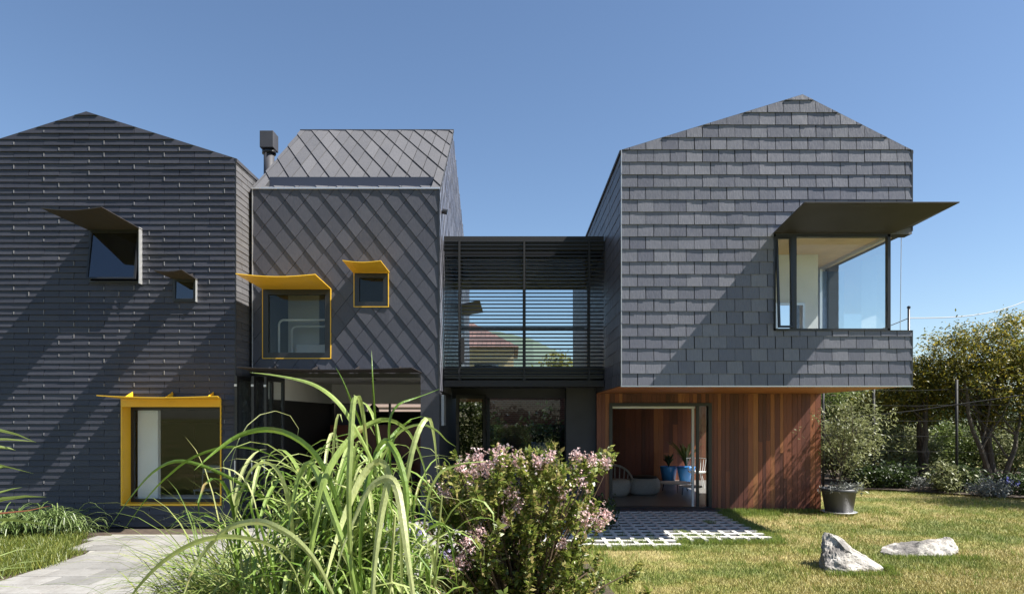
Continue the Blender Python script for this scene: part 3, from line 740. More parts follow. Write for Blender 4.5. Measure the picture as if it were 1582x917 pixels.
# room behind the corner window
CY = 12.9; CX = W(1264, 400, CY).x
MB().box((BX0+.2, DB+.22, WZ1+.0), (BX1-.2, DB+8.8, WZ1+.06)).build('ceiling', M['tan'], rh)
wp = [(0, BZ+.25), (CX-BX0-.2, BZ+.25), (CX-BX0-.2, WZ1), (0, WZ1)]
h_ = rect(1198, 468, 1243, 512, CY)
panel(wp, [sh(h_, BX0+.2)], (BX0+.2, CY, 0), (1, 0, 0), (0, 0, 1), (0, -1, 0), .12).build('partition', M['white'], rh)
frame_mb(*h_, CY-.02, CY+.02, .04).build('window_frame', M['alu'], rh)
MB().box((CX-.12, CY+.12, BZ+.25), (CX, 13.45, WZ1)).build('partition', M['white'], rh)
mb = MB(); a, b = CX+.02, W(1286, 400, 14.1).x+.12; n = 12
mb.add([(a+(b-a)*i/n, 14.12+.03*math.sin(i*2.1), z) for z in (BZ+.3, WZ1-.06) for i in range(n+1)], [(i, i+1, n+2+i, n+1+i) for i in range(n)])
cu = mb.build('curtain', leafmat('sheer_blue_curtain', [(.3, .4, .62), (.34, .44, .66)], .55, .9), smooth=True); tag(cu, 'sheer blue-grey curtain gathered at the far corner of the upstairs corner window', 'curtain')
MB().box((BX1-.5, 14.2, BZ+.25), (BX1-.2, 14.3, WZ1)).build('partition', M['white'], rh)

# timber ground floor
dX0, dX1, dZ1 = W(941, 645, DT).x, W(1099, 645, DT).x, W(0, 622, DT).z
tw = BX1-BX0-.0
def boards(w_, h_, holes, o, u, v_, n_, bwid=.094):
    pcs = []; x = 0
    while x < w_:
        b_ = bwid*random.choice((.8, 1, 1, 1.2)); pcs.append([(x+.002, 0), (min(x+b_, w_)-.002, 0), (min(x+b_, w_)-.002, h_), (x+.002, h_)]); x += b_
    # random cut: split a few boards at a height so tones change mid-wall
    out = []
    for p in pcs:
        if random.random() < .3:
            c_ = random.uniform(.6, 2.1); out += [[p[0], p[1], (p[1][0], c_), (p[0][0], c_)], [(p[0][0], c_+.002), (p[1][0], c_+.002), p[2], p[3]]]
        else: out.append(p)
    mbb = MB(); o, u, v_, n_ = map(Vector, (o, u, v_, n_))
    for p in out:
        for q in [p] if not holes else sum([minus([p], h) for h in holes], []):
            j = .016+random.uniform(-.003, .003); k_ = len(q)
            mbb.add([o+u*a+v_*b+n_*j for a, b in q]+[o+u*a+v_*b for a, b in q], [tuple(range(k_))]+[(i, k_+i, k_+(i+1) % k_, (i+1) % k_) for i in range(k_)])
    return mbb
hd = (dX0-BX0, -.1, dX1-BX0, dZ1)
panel([(0, 0), (tw, 0), (tw, BZ-.014), (0, BZ-.014)], [hd], (BX0, DT+.02, 0), (1, 0, 0), (0, 0, 1), (0, -1, 0), .15).build('lower_wall', M['back'], rh)
boards(tw, BZ-.014, [hd], (BX0, DT+.018, 0), (1, 0, 0), (0, 0, 1), (0, -1, 0)).build('timber_cladding', M['timber'], rh)
panel([(0, 0), (7.5, 0), (7.5, BZ), (0, BZ)], [(2.4, .05, 6.6, 2.35)], (BX1-.002, DT+.17, 0), (0, 1, 0), (0, 0, 1), (1, 0, 0), .15).build('lower_wall', M['back'], rh)
boards(7.5, BZ-.014, [(2.55, .05, 6.75, 2.35)], (BX1-.002, DT+.02, 0), (0, 1, 0), (0, 0, 1), (1, 0, 0)).build('timber_cladding', M['timber'], rh)
panel([(0, 0), (7.5, 0), (7.5, BZ), (0, BZ)], [], (BX0+.15, DT+.17, 0), (0, 1, 0), (0, 0, 1), (1, 0, 0), .15).build('lower_wall', M['char'], rh)
# sliding door
df = frame_mb(dX0, .0, dX1, dZ1, DT-.035, DT+.16, .07).build('sliding_door', M['black'], rh)
MB().box((dX1-.32, DT+.02, .07), (dX1-.26, DT+.07, dZ1-.07)).build('stile', M['black'], df)
MB().box((dX1-.26, DT+.04, .07), (dX1-.07, DT+.046, dZ1-.07)).build('pane', M['glass'], df)
MB().box((dX0+.07, DT+.08, dZ1-.12), (dX1-.33, DT+.14, dZ1-.072)).build('blind', M['white'], df)
MB().box((dX1-.4, DT+.08, .07), (dX1-.35, DT+.14, dZ1-.12)).build('track', M['white'], df)
MB().box((dX0-.15, 14.42, -.03), (dX1+.1, DT-.036, .05)).build('doorstep', M['char'], rh, bevel=.01)
RB = 21.5
MB().box((BX0+.15, DT+.17, -.02), (BX1-.15, RB+.5, .04)).build('floor', rend('polished_concrete', (.2, .19, .18), .12, .3), rh)
MB().box((BX0+.15, DT+.17, 2.42), (BX1-.15, RB+.5, 2.5)).build('ceiling', M['tan'], rh)
MB().box((BX0+.15, RB+.02, .04), (BX1-.16, RB+.15, 2.42)).build('rear_wall', M['back'], rh)
boards(4.5, 2.38, [(4.6, 0, 4.7, 1)], (BX0+.16, RB+.02, .04), (1, 0, 0), (0, 0, 1), (0, -1, 0), .15).build('timber_lining', M['timber'], rh)

# ============================================================ FURNITURE IN THE TIMBER ROOM
wick = rend('grey_weave', (.5, .49, .46), .25, .85, 60)
ot = thing('ottoman', 'round grey woven ottoman with a dark top inside the timber room', 'ottoman', (W(994, 765, 17.6).x, 17.6, .04))
c0 = (W(994, 765, 17.6).x, 17.6, .04)
MB().lathe([(.32, 0), (.4, .06), (.43, .2), (.41, .36), (.36, .42)], c0).build('base', wick, ot, smooth=True)
MB().lathe([(.35, .42), (.36, .45), (.3, .47), (.0, .47)], c0).build('cushion', M['blackm'], ot, smooth=True)
ac = thing('armchair', 'rounded grey woven armchair at the left of the timber room', 'armchair', (W(950, 765, 17.3).x, 17.3, .04))
x, y = W(950, 765, 17.3).x, 17.3
MB().lathe([(.3, 0), (.38, .1), (.4, .3), (.36, .4), (0, .4)], (x, y, .04)).build('seat', wick, ac, smooth=True)
mb = MB()
for i in range(13):
    a0 = R(-20+i*17); p = (x+.4*math.cos(a0), y+.4*math.sin(a0)); h = .44+.34*math.sin(max(0, min(math.pi, a0)))
    mb.tube([(p[0], p[1], .3), (x+.44*math.cos(a0), y+.44*math.sin(a0), h)], .014, 6)
mb.tube([(x+.44*math.cos(R(-20+i*17)), y+.44*math.sin(R(-20+i*17)), .44+.34*math.sin(max(0, min(math.pi, R(-20+i*17))))) for i in range(13)], .03, 8)
mb.build('backrest', wick, ac, smooth=True)
def lowtable(px_, py_, d, wd, lbl):
    c = W(px_, py_, d); t = thing('coffee_table', lbl, 'table', (c.x, d, .04), 'low tables in the timber room')
    MB().lathe([(wd, 0), (wd, .03), (0, .03)], (c.x, d, .26), 24).build('tabletop', M['white'], t)
    for k_ in range(3):
        a0 = k_*2.1+.4; MB().tube([(c.x+wd*.8*math.cos(a0), d+wd*.8*math.sin(a0), .26), (c.x+wd*.9*math.cos(a0), d+wd*.9*math.sin(a0), .04)], .012, 6).build('leg', M['black'], t)
lowtable(1044, 755, 18.2, .42, 'pale round coffee table right of the ottoman')
lowtable(1068, 758, 17.2, .27, 'smaller round coffee table nearest the sliding door')
pblue = mat('blue_glazed_pot', (.06, .3, .75), .25)
def potplant(px_, d, sc_, lbl, h, kind):
    c = W(px_, 700, d); c = (c.x, d, .04); t = thing('potted_plant', lbl, 'plant', c, 'blue pots in the timber room')
    MB().lathe([(.17*sc_, 0), (.24*sc_, .4*sc_), (.25*sc_, .44*sc_), (.22*sc_, .44*sc_), (.2*sc_, .4*sc_), (0, .4*sc_)], (c[0], c[1], c[2]+.0)).build('pot', pblue, t, smooth=True)
    mb = MB()
    for i in range(26 if kind else 34):
        a0 = random.uniform(0, 6.28); ln_ = h*random.uniform(.6, 1.1); o_ = Vector((c[0], c[1], c[2]+.42*sc_)); tip = random.uniform(.2, .55)*ln_
        pts = [o_+Vector((math.cos(a0)*tip*t_**1.3, math.sin(a0)*tip*t_**1.3, ln_*(t_-.35*t_*t_))) for t_ in (0, .3, .6, .85, 1)]
        mb.blade(pts, [.012, .05, .07, .04, .003])
    mb.build('foliage', M['dark'] if not kind else M['mid'], t)
potplant(1033, 21.0, 1.08, 'left blue pot with a dark bushy plant against the timber lining', .6, 0)
potplant(1060, 20.6, 1.12, 'right blue pot with a taller light green plant', 1.1, 1)
bt = thing('wire_chair', 'white wire chair near the window behind the sliding door', 'chair', (W(1075, 740, 19.4).x, 19.4, .04))
x, y = W(1077, 740, 19.4).x, 19.4
MB().lathe([(.0, .4), (.22, .4), (.26, .44), (.24, .44), (.0, .42)], (x, y, .04), 16).build('seat', M['whitem'], bt)
mb = MB()
for i in range(9): a0 = R(20+i*17); mb.tube([(x+.24*math.cos(a0), y+.24*math.sin(a0), .46), (x+.3*math.cos(a0), y+.3*math.sin(a0), .85)], .008, 5)
mb.tube([(x+.3*math.cos(R(20+i*17)), y+.3*math.sin(R(20+i*17)), .85) for i in range(9)], .012, 5); mb.build('backrest', M['whitem'], bt)
for k_ in range(4): a0 = k_*1.57+.7; MB().tube([(x+.15*math.cos(a0), y+.15*math.sin(a0), .44), (x+.25*math.cos(a0), y+.25*math.sin(a0), .04)], .01, 5).build('leg', M['whitem'], bt)

# ============================================================ BRIDGE
br = thing('link_bridge', 'black glazed bridge with horizontal louvres between the middle and right wings', 'bridge', (.22, 13.5, 0))
DQ = 13.5; X0, X1 = MX1+.03, BX0-.02
MB().box((X0, DQ+.3, 5.26), (X1, 17.4, 5.58)).build('roof', M['black'], br)
MB().box((X0+.02, DQ+.33, 5.22), (X1-.02, 17.1, 5.255)).build('ceiling', M['blackm'], br)
MB().box((X0, DQ, 5.3), (X1, DQ+.06, 5.585)).build('fascia', M['blackm'], br)
MB().box((X0, DQ+.3, 2.66), (X1, 17.4, 3.0)).build('floor', M['char'], br)
MB().box((X0, DQ, 2.62), (X1, DQ+.3, 2.74)).build('fascia', M['blackm'], br)
MB().box((X0, DQ+.06, 2.78), (X1, DQ+.1, 3.02)).build('lower_rail', M['black'], br)
y0_, y1_ = 373, 579
zt, zb = W(0, y0_, DQ).z, W(0, y1_, DQ).z; ns = 37
for i in range(ns):
    z = zb+(zt-zb)*i/(ns-1)
    MB().hexa([(X0+.01, DQ-.035, z-.012), (X0+.01, DQ+.035, z+.012), (X0+.01, DQ+.035, z+.026), (X0+.01, DQ-.035, z+.002)], (X1-X0-.02, 0, 0)).build('louvre', M['black'], br)
for px_ in (710, 810, 910):
    X = W(px_, 0, DQ).x; MB().box((X-.018, DQ-.06, 2.74), (X+.018, DQ-.036, 5.5)).build('louvre_post', M['blackm'], br)
    MB().box((X-.03, DQ+.06, 2.74), (X+.03, DQ+.12, 5.4)).build('mullion', M['black'], br)
X = W(714, 0, DQ).x; MB().box((X-.02, DQ-.1, W(0, 560, DQ).z), (X+.05, DQ-.062, W(0, 523, DQ).z)).build('lock_box', M['blackm'], br)
MB().box((X0, DQ+.32, 3.0), (X1, DQ+.326, 5.26)).build('glazing', M['glass'], br)
MB().box((X0, 17.2, 3.0), (X1, 17.206, 5.26)).build('glazing', M['glass'], br)
MB().box((X0, 17.15, 3.0), (X1, 17.25, 3.06)).build('rear_rail', M['black'], br)
MB().box((X0, 17.15, 4.22), (X1, 17.22, 4.27)).build('rear_rail', M['black'], br)
# ground floor link glazing
MB().box((W(875, 0, 15).x, 15.0, 0), (BX0-.0, 15.2, 2.66)).build('pier', M['char'], br)
MB().box((X0, 15.35, 2.44), (W(875, 0, 15).x, 15.45, 2.66)).build('header', M['char'], br)
gx0, gx1 = W(752, 0, 16).x, W(876, 0, 16).x
gd = MB().box((gx0, 16, .02), (gx0+.07, 16.08, 2.6)).box((gx1-.05, 16, .02), (gx1+.02, 16.08, 2.6)).box((gx0, 16, 2.52), (gx1, 16.08, 2.6)).build('rear_glazing', M['black'], br)
MB().box((gx0+.07, 16.03, .05), (gx1-.05, 16.036, 2.52)).build('pane', M['glass'], gd)
ddx0, ddx1 = W(704, 0, 14.6).x, W(750, 0, 15.2).x
dq = [Vector((ddx0, 14.7, .02)), Vector((ddx1, 15.25, .02))]; u = dq[1]-dq[0]; dm = MB()
for t0, t1, q0, q1 in ((0, 1, 0, .08), (0, 1, 2.4, 2.48), (0, .09, .08, 2.4), (.91, 1, .08, 2.4)):
    dm.hexa([dq[0]+u*t0+Vector((0, 0, q0)), dq[0]+u*t1+Vector((0, 0, q0)), dq[0]+u*t1+Vector((0, 0, q1)), dq[0]+u*t0+Vector((0, 0, q1))], (.02, .05, 0))
dl = dm.build('glass_door', M['black'], br)
MB().hexa([dq[0]+u*.09+Vector((0, .02, .08)), dq[0]+u*.91+Vector((0, .02, .08)), dq[0]+u*.91+Vector((0, .02, 2.4)), dq[0]+u*.09+Vector((0, .02, 2.4))], (0, .006, 0)).build('pane', glass('door_glass', (.4, .45, .42), .2), dl)
MB().tube([(ddx0+.08, 14.7, 1.0), (ddx0+.08, 14.7, 1.2)], .014, 8).build('handle', M['alu'], dl)
# courtyard behind: screen, planting, wall
bl = thing('glass_balustrade', 'frameless blue-green glass balustrade behind the ground floor link', 'balustrade', (.3, 17.6, 0))
MB().box((-1.1, 17.6, .1), (1.75, 17.615, 1.83)).build('pane', M['glassblue'], bl)
for X in (-.9, .3, 1.5): MB().box((X, 17.57, .01), (X+.06, 17.645, .2)).build('clamp', M['alu'], bl)
bk = rend('brown_brick', (.16, .085, .06), .2, .9)
m = mat('brick_courses', (.2, .1, .07), .9); bt_ = N(m, 'ShaderNodeTexBrick'); L(m, coords(m, (1, 1, 1), rot=(R(90), 0, 0)), bt_.inputs['Vector'])
bt_.inputs['Scale'].default_value = 4.2; bt_.inputs['Color1'].default_value = (.22, .1, .07, 1); bt_.inputs['Color2'].default_value = (.15, .07, .05, 1); bt_.inputs['Mortar'].default_value = (.3, .26, .22, 1)
bt_.inputs['Mortar Size'].default_value = .015; L(m, bt_.outputs[0], bsdf(m).inputs['Base Color']); M['brick'] = m
cwl = MB().box((-1.6, 20.6, 0), (1.8, 20.8, 2.62)).build('courtyard_wall', m); tag(cwl, 'brown brick garden wall at the back of the courtyard', 'wall')

def shrub(name, label, cat, c, rx, ry, rz_, ncl, per, size, m, group=None, stem=True, asp=.45, z0=0., rad=.12, droop=0, seed=None):
    t = thing(name, label, cat, (c[0], c[1], 0), group)
    P_ = rng.normal(size=(ncl, 3)); P_ /= np.linalg.norm(P_, axis=1)[:, None]; P_ *= (rng.uniform(.15, 1, ncl)**.5)[:, None]
    lob = 1+.22*np.sin(P_[:, 0]*5+c[0]*3)*np.cos(P_[:, 2]*4+c[1])
    cc = np.array([c[0], c[1], z0+rz_])+P_*np.array([rx, ry, rz_])*lob[:, None]
    cc[:, 2] = np.maximum(cc[:, 2], .05)
    V, Fq = leaves(clump_pts(cc, per, rad), size, asp, .25, .35, droop)
    V[:, 2] = np.maximum(V[:, 2], .01)
    fast('foliage', V, Fq, m, t)
    if stem:
        mb = MB()
        for k_ in range(6):
            e = cc[rng.integers(len(cc))]; b = Vector((c[0]+random.uniform(-.06, .06), c[1]+random.uniform(-.06, .06), 0)); e = Vector(e)
            mb.tube([b, b.lerp(e, .5)+Vector((0, 0, .15*rz_)), e], [.02, .014, .006], 6)
        mb.build('stem', M['brown_stem'], t)
    return t
g_ = 'shrubs in the courtyard'
shrub('shrub', 'light green upright shrub at the left of the courtyard glass', 'shrub', (-.38, 18.6), .25, .2, 1.05, 40, 18, .13, M['pale'], g_)
shrub('shrub', 'tall yellow-green shrub in the middle of the courtyard wall', 'shrub', (.75, 19.6), .25, .2, 1.15, 40, 18, .14, M['flax'], g_)
shrub('shrub', 'bushy green shrub seen through the glass door under the bridge', 'shrub', (-.95, 19.3), .3, .25, 1.1, 50, 18, .13, M['mid'], g_)
shrub('shrub', 'low mid green shrub behind the glass balustrade', 'shrub', (.5, 18.9), .6, .3, .7, 60, 20, .13, M['mid'], g_)
shrub('shrub', 'green shrub at the right end of the glass balustrade', 'shrub', (1.3, 19.1), .35, .3, .9, 50, 18, .13, M['mid'], g_)
bp = thing('planter', 'pale blue square planter behind the glass balustrade', 'planter', (.75, 18.1, 0))
MB().box((.5, 17.95, 0), (.95, 18.35, 1.35)).build('pot', mat('pale_blue_glaze', (.3, .45, .6), .4), bp, bevel=.02)
V, Fq = leaves(clump_pts(np.array([[.72, 18.15, 1.45]])+rng.normal(size=(10, 3))*[.12, .1, .05], 12, .06), .12); fast('foliage', V, Fq, M['dark'], bp)

# neighbouring house seen through the bridge
nb = thing('brick_house', 'neighbouring cream house with a red tiled roof seen through the bridge', 'house', (-1.5, 34, 0))
wl = MB(); wl.box((-5.2, 34, 0), (.05, 40, 5.6)); wl.build('wall', rend('cream_brick', (.5, .38, .22), .15, .9, 4), nb)
tm = mat('terracotta_tiles', (.3, .12, .08), .8); bt2 = N(tm, 'ShaderNodeTexBrick'); L(tm, coords(tm, rot=(R(60), 0, 0)), bt2.inputs['Vector']); bt2.inputs['Scale'].default_value = 2.2
bt2.inputs['Color1'].default_value = (.2, .1, .085, 1); bt2.inputs['Color2'].default_value = (.14, .075, .065, 1); bt2.inputs['Mortar'].default_value = (.07, .035, .03, 1); bt2.inputs['Mortar Size'].default_value = .04
L(tm, bt2.outputs[0], bsdf(tm).inputs['Base Color'])
MB().add([(-5.6, 33.6, 5.5), (.3, 33.6, 5.5), (.3, 40.4, 5.5), (-5.6, 40.4, 5.5), (-3.9, 37, 7.1), (-2.1, 37, 7.1)], [(0, 1, 5, 4), (1, 2, 5), (2, 3, 4, 5), (3, 0, 4), (0, 3, 2, 1)]).build('roof', tm, nb)
MB().box((-1.9, 33.96, 3.4), (-.7, 34.0, 4.7)).build('window', M['glassdark'], nb)
for X, Yp, zz, r_, lb, mm in ((1.9, 30, 2.3, 1.1, 'round golden-green tree beyond the bridge, right of the neighbouring house', 'wattle'), (3.3, 36, 2.2, 1.6, 'dark tree beyond the bridge beside the right wing', 'dark')):
    t = shrub('garden_tree', lb, 'tree', (X, Yp), r_, r_, 1.35, 120, 26, .2, M[mm], z0=zz-.4, rad=.22, stem=False)
    MB().tube([(X, Yp, 0), (X+.1, Yp, zz+.5)], [.12, .06], 8).build('trunk', M['bark'], t)
# neighbour weatherboard wall seen through the kitchen window
wb = MB()
for i in range(16): wb.hexa([(-7, 25.5, i*.2), (-1.6, 25.5, i*.2), (-1.6, 25.53, i*.2+.2), (-7, 25.53, i*.2+.2)], (0, .05, 0))
tag(wb.build('boundary_wall', rend('pink_weatherboard', (.5, .38, .33), .05)), 'pale pink weatherboard wall seen through the kitchen window', 'wall')

# ============================================================ FENCE, POLE AND CABLES
fe = thing('wire_fence', 'dark post and wire fence in front of the trees on the right', 'fence', (9, 19.3, 0))
fp = []
for px_, top, d in ((1272, 590, 19.6), (1350, 598, 19.2), (1478, 586, 18.4), (1620, 560, 16.6)):
    p = W(px_, top, d); fp.append(p)
    MB().tube([(p.x, p.y, 0), (p.x, p.y, p.z)], .035, 8).build('post', M['blackm'], fe, smooth=True)
for k_ in range(7):
    z = .25+.42*k_; mb = MB()
    for a, b in zip(fp, fp[1:]): mb.tube([(a.x, a.y, z), ((a.x+b.x)/2, (a.y+b.y)/2, z-.02), (b.x, b.y, z)], .006, 5)
    mb.build('wire', M['blackm'], fe)
pts = []
ca, cb = W(1250, 652, 19.7), W(1600, 607, 16.8)
mb = MB().tube([ca, ca.lerp(cb, .5)-Vector((0, 0, .05)), cb], .015, 6); mb.build('top_wire', M['blackm'], fe)
up_ = thing('utility_pole', 'thin black pole rising behind the right wing parapet', 'pole', (W(1404, 0, 24).x, 24, 0))
MB().tube([(W(1404, 0, 24).x, 24, 0), (W(1404, 0, 24).x, 24, W(0, 474, 24).z)], [.05, .04], 10).build('post', M['black'], up_, smooth=True)
MB().lathe([(.06, 0), (.06, .05), (.02, .08)], (W(1404, 0, 24).x, 24, W(0, 474, 24).z-.04), 10).build('cap', M['black'], up_)
p0 = W(1404, 491, 24); p1 = W(1700, 392, 30); pa = W(1230, 512, 32)
mb = MB(); n = 14
mb.tube([p0.lerp(p1, i/n)-Vector((0, 0, .9*math.sin(math.pi*i/n))) for i in range(n+1)], .018, 5)
mb.tube([pa.lerp(p0, i/n)-Vector((0, 0, .5*math.sin(math.pi*i/n))) for i in range(n+1)], .016, 5)
tag(mb.build('overhead_cable', mat('grey_cable', (.3, .31, .34), .7)), 'thin sagging overhead cable crossing the sky to the thin black pole', 'cable')

# ============================================================ TREES
def limb(mb, a, b, r0, r1, bend=.2, k=7, seg=6):
    a = Vector(a); b = Vector(b); L_ = (b-a).length
    off = Vector((random.uniform(-1, 1), random.uniform(-1, 1), random.uniform(-.3, .6)))*bend*L_
    pts = [a.lerp(b, i/seg)+off*math.sin(math.pi*i/seg)*.5+Vector((random.uniform(-.02, .02), random.uniform(-.02, .02), 0))*L_ for i in range(seg+1)]
    mb.tube(pts, [r0+(r1-r0)*i/seg for i in range(seg+1)], k); return pts
def tree(label, base, stems, crown, ncl, per, size, m, group, rad=.2, asp=.4, top=None):
    """crown: list of ellipsoids (dx,dy,z,rx,ry,rz)"""
    t = thing('garden_tree', label, 'tree', (base[0], base[1], 0), group)
    mb = MB(); tips = []
    for k_ in range(stems):
        a0 = 2*math.pi*k_/stems+random.uniform(-.4, .4); c = crown[k_ % len(crown)]
        e = Vector((base[0]+c[0]*.7+math.cos(a0)*.5, base[1]+c[1]*.7+math.sin(a0)*.4, c[2]-.25*c[5]))
        b0 = (base[0]+math.cos(a0)*.12, base[1]+math.sin(a0)*.1, 0)
        pts = limb(mb, b0, e, .085, .035, .22)
        for j in range(5):
            s_ = pts[random.randint(2, 6)]; cc_ = random.choice(crown)
            e2 = Vector((base[0]+cc_[0]+random.uniform(-.8, .8)*cc_[3], base[1]+cc_[1]+random.uniform(-.7, .7)*cc_[4], cc_[2]+random.uniform(-.6, .6)*cc_[5]))
            limb(mb, s_, e2, .03, .008, .2, 5, 4)
    mb.build('trunk', M['bark'], t)
    cc = []
    tot = sum(c[3]*c[5] for c in crown)
    for c in crown:
        n = int(ncl*c[3]*c[5]/tot)
        P_ = rng.normal(size=(n, 3)); P_ /= np.linalg.norm(P_, axis=1)[:, None]; P_ *= (rng.uniform(.12, 1.1, n)**.45)[:, None]
        cc.append(np.array([base[0]+c[0], base[1]+c[1], c[2]])+P_*np.array(c[3:6]))
    cc = np.vstack(cc); cc = cc[cc[:, 2] > .35]
    pr = np.repeat(cc, per, 0); pts = pr+rng.normal(size=pr.shape)*rad*np.array([1, 1, .75])
    V, Fq = leaves(pts, size, asp, .3, .35, .2); V[:, 2] = np.maximum(V[:, 2], .02)
    fast('crown', V, Fq, m, t); return t
tg = 'small trees behind the fence'
tree('broad tree just outside the right edge, shading the lawn', (14.4, 15.7), 4, [(0, 0, 3.8, 1.6, 1.3, 1.1), (-.7, -.3, 2.8, 1.3, 1, .8)], 150, 40, .13, M['mid'], tg, .22)
tree('bushy tree with yellow-tipped crown right behind the right wing corner', (W(1425, 0, 20.6).x, 20.6), 5, [(-.5, 0, 3.0, 1.0, .9, .75), (.25, .1, 3.35, .9, .8, .6), (-.9, .2, 2.3, .8, .7, .5), (.4, 0, 2.4, .8, .8, .5)], 250, 56, .1, M['wattle'], tg, .16)
tree('tallest golden-green tree at the right edge of the lawn', (W(1535, 0, 19.8).x, 19.8), 6, [(-.7, 0, 4.0, 1.15, .9, .75), (.6, .2, 4.2, 1.2, 1, .8), (0, 0, 3.1, 1.6, 1, .7), (1.5, .3, 3.6, 1, .9, .8), (-1.2, 0, 3.2, .7, .7, .5), (.5, .3, 2.2, 1.3, .9, .55)], 400, 60, .1, M['wattle'], tg, .17)
tree('dark leafy tree at the far right beside the tallest tree', (W(1640, 0, 20.5).x, 20.5), 4, [(0, 0, 3.6, 1.5, 1.2, 1.1), (-.8, 0, 2.4, 1.2, 1, .8)], 160, 46, .12, M['mid'], tg, .2)
tree('dark tree half hidden behind the potted olive', (W(1310, 0, 23).x, 23), 4, [(-.3, 0, 2.6, 1.5, 1, .65), (.9, 0, 2.7, 1.2, 1, .6)], 170, 46, .12, M['mid'], tg, .2)
hg = 'shrubs under the trees on the right'
specs = [(1290, 21.5, .9, .75, 'pale', 'grey-green shrub filling the gap behind the terracotta-free pot'), (1345, 20.8, 1.0, .8, 'pale', 'x'), (1400, 21.8, 1.0, .6, 'pale', 'x'), (1470, 22.5, 1.2, .8, 'mid', 'x'),
         (1560, 22.5, 1.3, .8, 'pale', 'x'), (1620, 21, 1.2, .9, 'mid', 'x')]
labs = ['grey-green shrub directly behind the potted olive', 'grey-green shrub between the potted olive and the fence post', 'low grey-green shrub beneath the tree nearest the right wing',
        'mid green shrub in the gap between the two tree trunks', 'pale shrub behind the trunks of the tallest tree', 'mid green shrub at the right edge behind the fence']
for (px_, d, rx, rz_, mm, _), lb in zip(specs, labs):
    shrub('shrub', lb, 'shrub', (W(px_, 0, d).x, d), rx, .7, rz_*1.25, 130, 38, .11, M[mm], hg, rad=.14)
hd = [(6.8, 27), (9.5, 26), (12.4, 27), (15.2, 26), (18.2, 27), (21.5, 25)]
hl = ['dark hedge tree far behind the potted olive', 'dark hedge tree behind the pale shrubs, second from the right wing', 'dark hedge tree behind the gap between tree trunks', 'dark hedge tree behind the tallest tree', 'dark hedge tree behind the far right tree', 'dark hedge tree beyond the right edge of the lawn']
for (x, y), lb in zip(hd, hl):
    t = shrub('hedge_tree', lb, 'tree', (x, y), 1.9, 1.0, 1.75, 190, 34, .2, M['dark'], 'dark hedge trees at the back', stem=False, rad=.28)
    MB().tube([(x, y, 0), (x+.1, y, 1.6)], [.1, .06], 7).build('trunk', M['bark'], t)
# silver mounds and dark low plants
shrub('silver_shrub', 'silver-grey mounded shrub below the nearer tree trunks', 'shrub', (W(1438, 0, 18.9).x, 18.9), .62, .35, .18, 60, 26, .07, M['silver'], 'silver mounds at the lawn edge', rad=.07, stem=False)
shrub('silver_shrub', 'silver-grey mounded shrub beside the blue flowers', 'shrub', (W(1530, 0, 17.2).x, 17.2), .55, .35, .19, 60, 26, .07, M['silver'], 'silver mounds at the lawn edge', rad=.07, stem=False)
t = shrub('flowering_shrub', 'low shrub with blue flowers at the right edge of the lawn', 'shrub', (W(1560, 0, 17.6).x, 17.6), .5, .35, .28, 50, 24, .09, M['dark'], rad=.08)
pp = np.array([W(1555, 743, 17.5)])+rng.normal(size=(26, 3))*[.14, .1, .05]; V, Fq = leaves(np.repeat(pp, 5, 0)+rng.normal(size=(130, 3))*.012, .05, .9); fast('flowers', V, Fq, M['blue'], t)
bg_ = 'dark green shrubs at the foot of the fence'
for px_, d, r_, lb in ((1385, 19.3, .5, 'low dark shrub left of the first silver mound'), (1485, 18.4, .55, 'dark green shrub around the middle fence post'), (1345, 19.4, .45, 'low dark shrub at the fence post behind the pot'), (1600, 17.8, .6, 'dark green shrub at the right edge beyond the blue flowers')):
    shrub('shrub', lb, 'shrub', (W(px_, 0, d).x, d), r_, .35, .32, 60, 26, .1, M['dark'], bg_, rad=.1)
shrub('shrub', 'drooping pale-leaved shrub in front of the middle fence post', 'shrub', (W(1462, 0, 18.2).x, 18.2), .5, .35, .42, 46, 24, .12, M['pale'], rad=.1, droop=.8)

# potted olive next to the timber wall
pc = W(1296, 790, 14.4)
po = thing('potted_tree', 'small olive-like tree in a large dark pot beside the timber wall', 'potted tree', (pc.x, 14.4, 0))
MB().lathe([(.27, .03), (.335, .44), (.36, .45), (.37, .52), (.33, .52), (.31, .46), (0, .46)], (pc.x, 14.4, 0), 36).build('pot', rend('dark_grey_pot', (.05, .052, .056), .15, .5), po, smooth=True)
MB().lathe([(.3, 0), (.36, .035), (.34, .04), (0, .03)], (pc.x, 14.4, 0), 30).build('saucer', M['alu'], po, smooth=True)
mb = MB(); p = (pc.x+.05, 14.4, .44)
pts = limb(mb, p, (pc.x+.1, 14.4, 1.5), .022, .015, .05)
for k_ in range(14): limb(mb, pts[random.randint(2, 6)], (pc.x+.25+random.uniform(-.55, .6), 14.4+random.uniform(-.4, .4), random.uniform(1.2, 2.35)), .012, .004, .2, 5, 4)
mb.build('trunk', M['bark'], po)
cc = np.array([pc.x+.28, 14.45, 1.68])+rng.normal(size=(190, 3))*[.33, .28, .36]; V, Fq = leaves(clump_pts(cc, 16, .07), .085, .28, .3, .3, .3); fast('crown', V, Fq, M['pale'], po)
cc = np.array([pc.x+.1, 14.35, .54])+rng.normal(size=(40, 3))*[.2, .15, .03]; V, Fq = leaves(clump_pts(cc, 14, .04), .07, .4, .5); fast('underplanting', V, Fq, M['silver'], po)

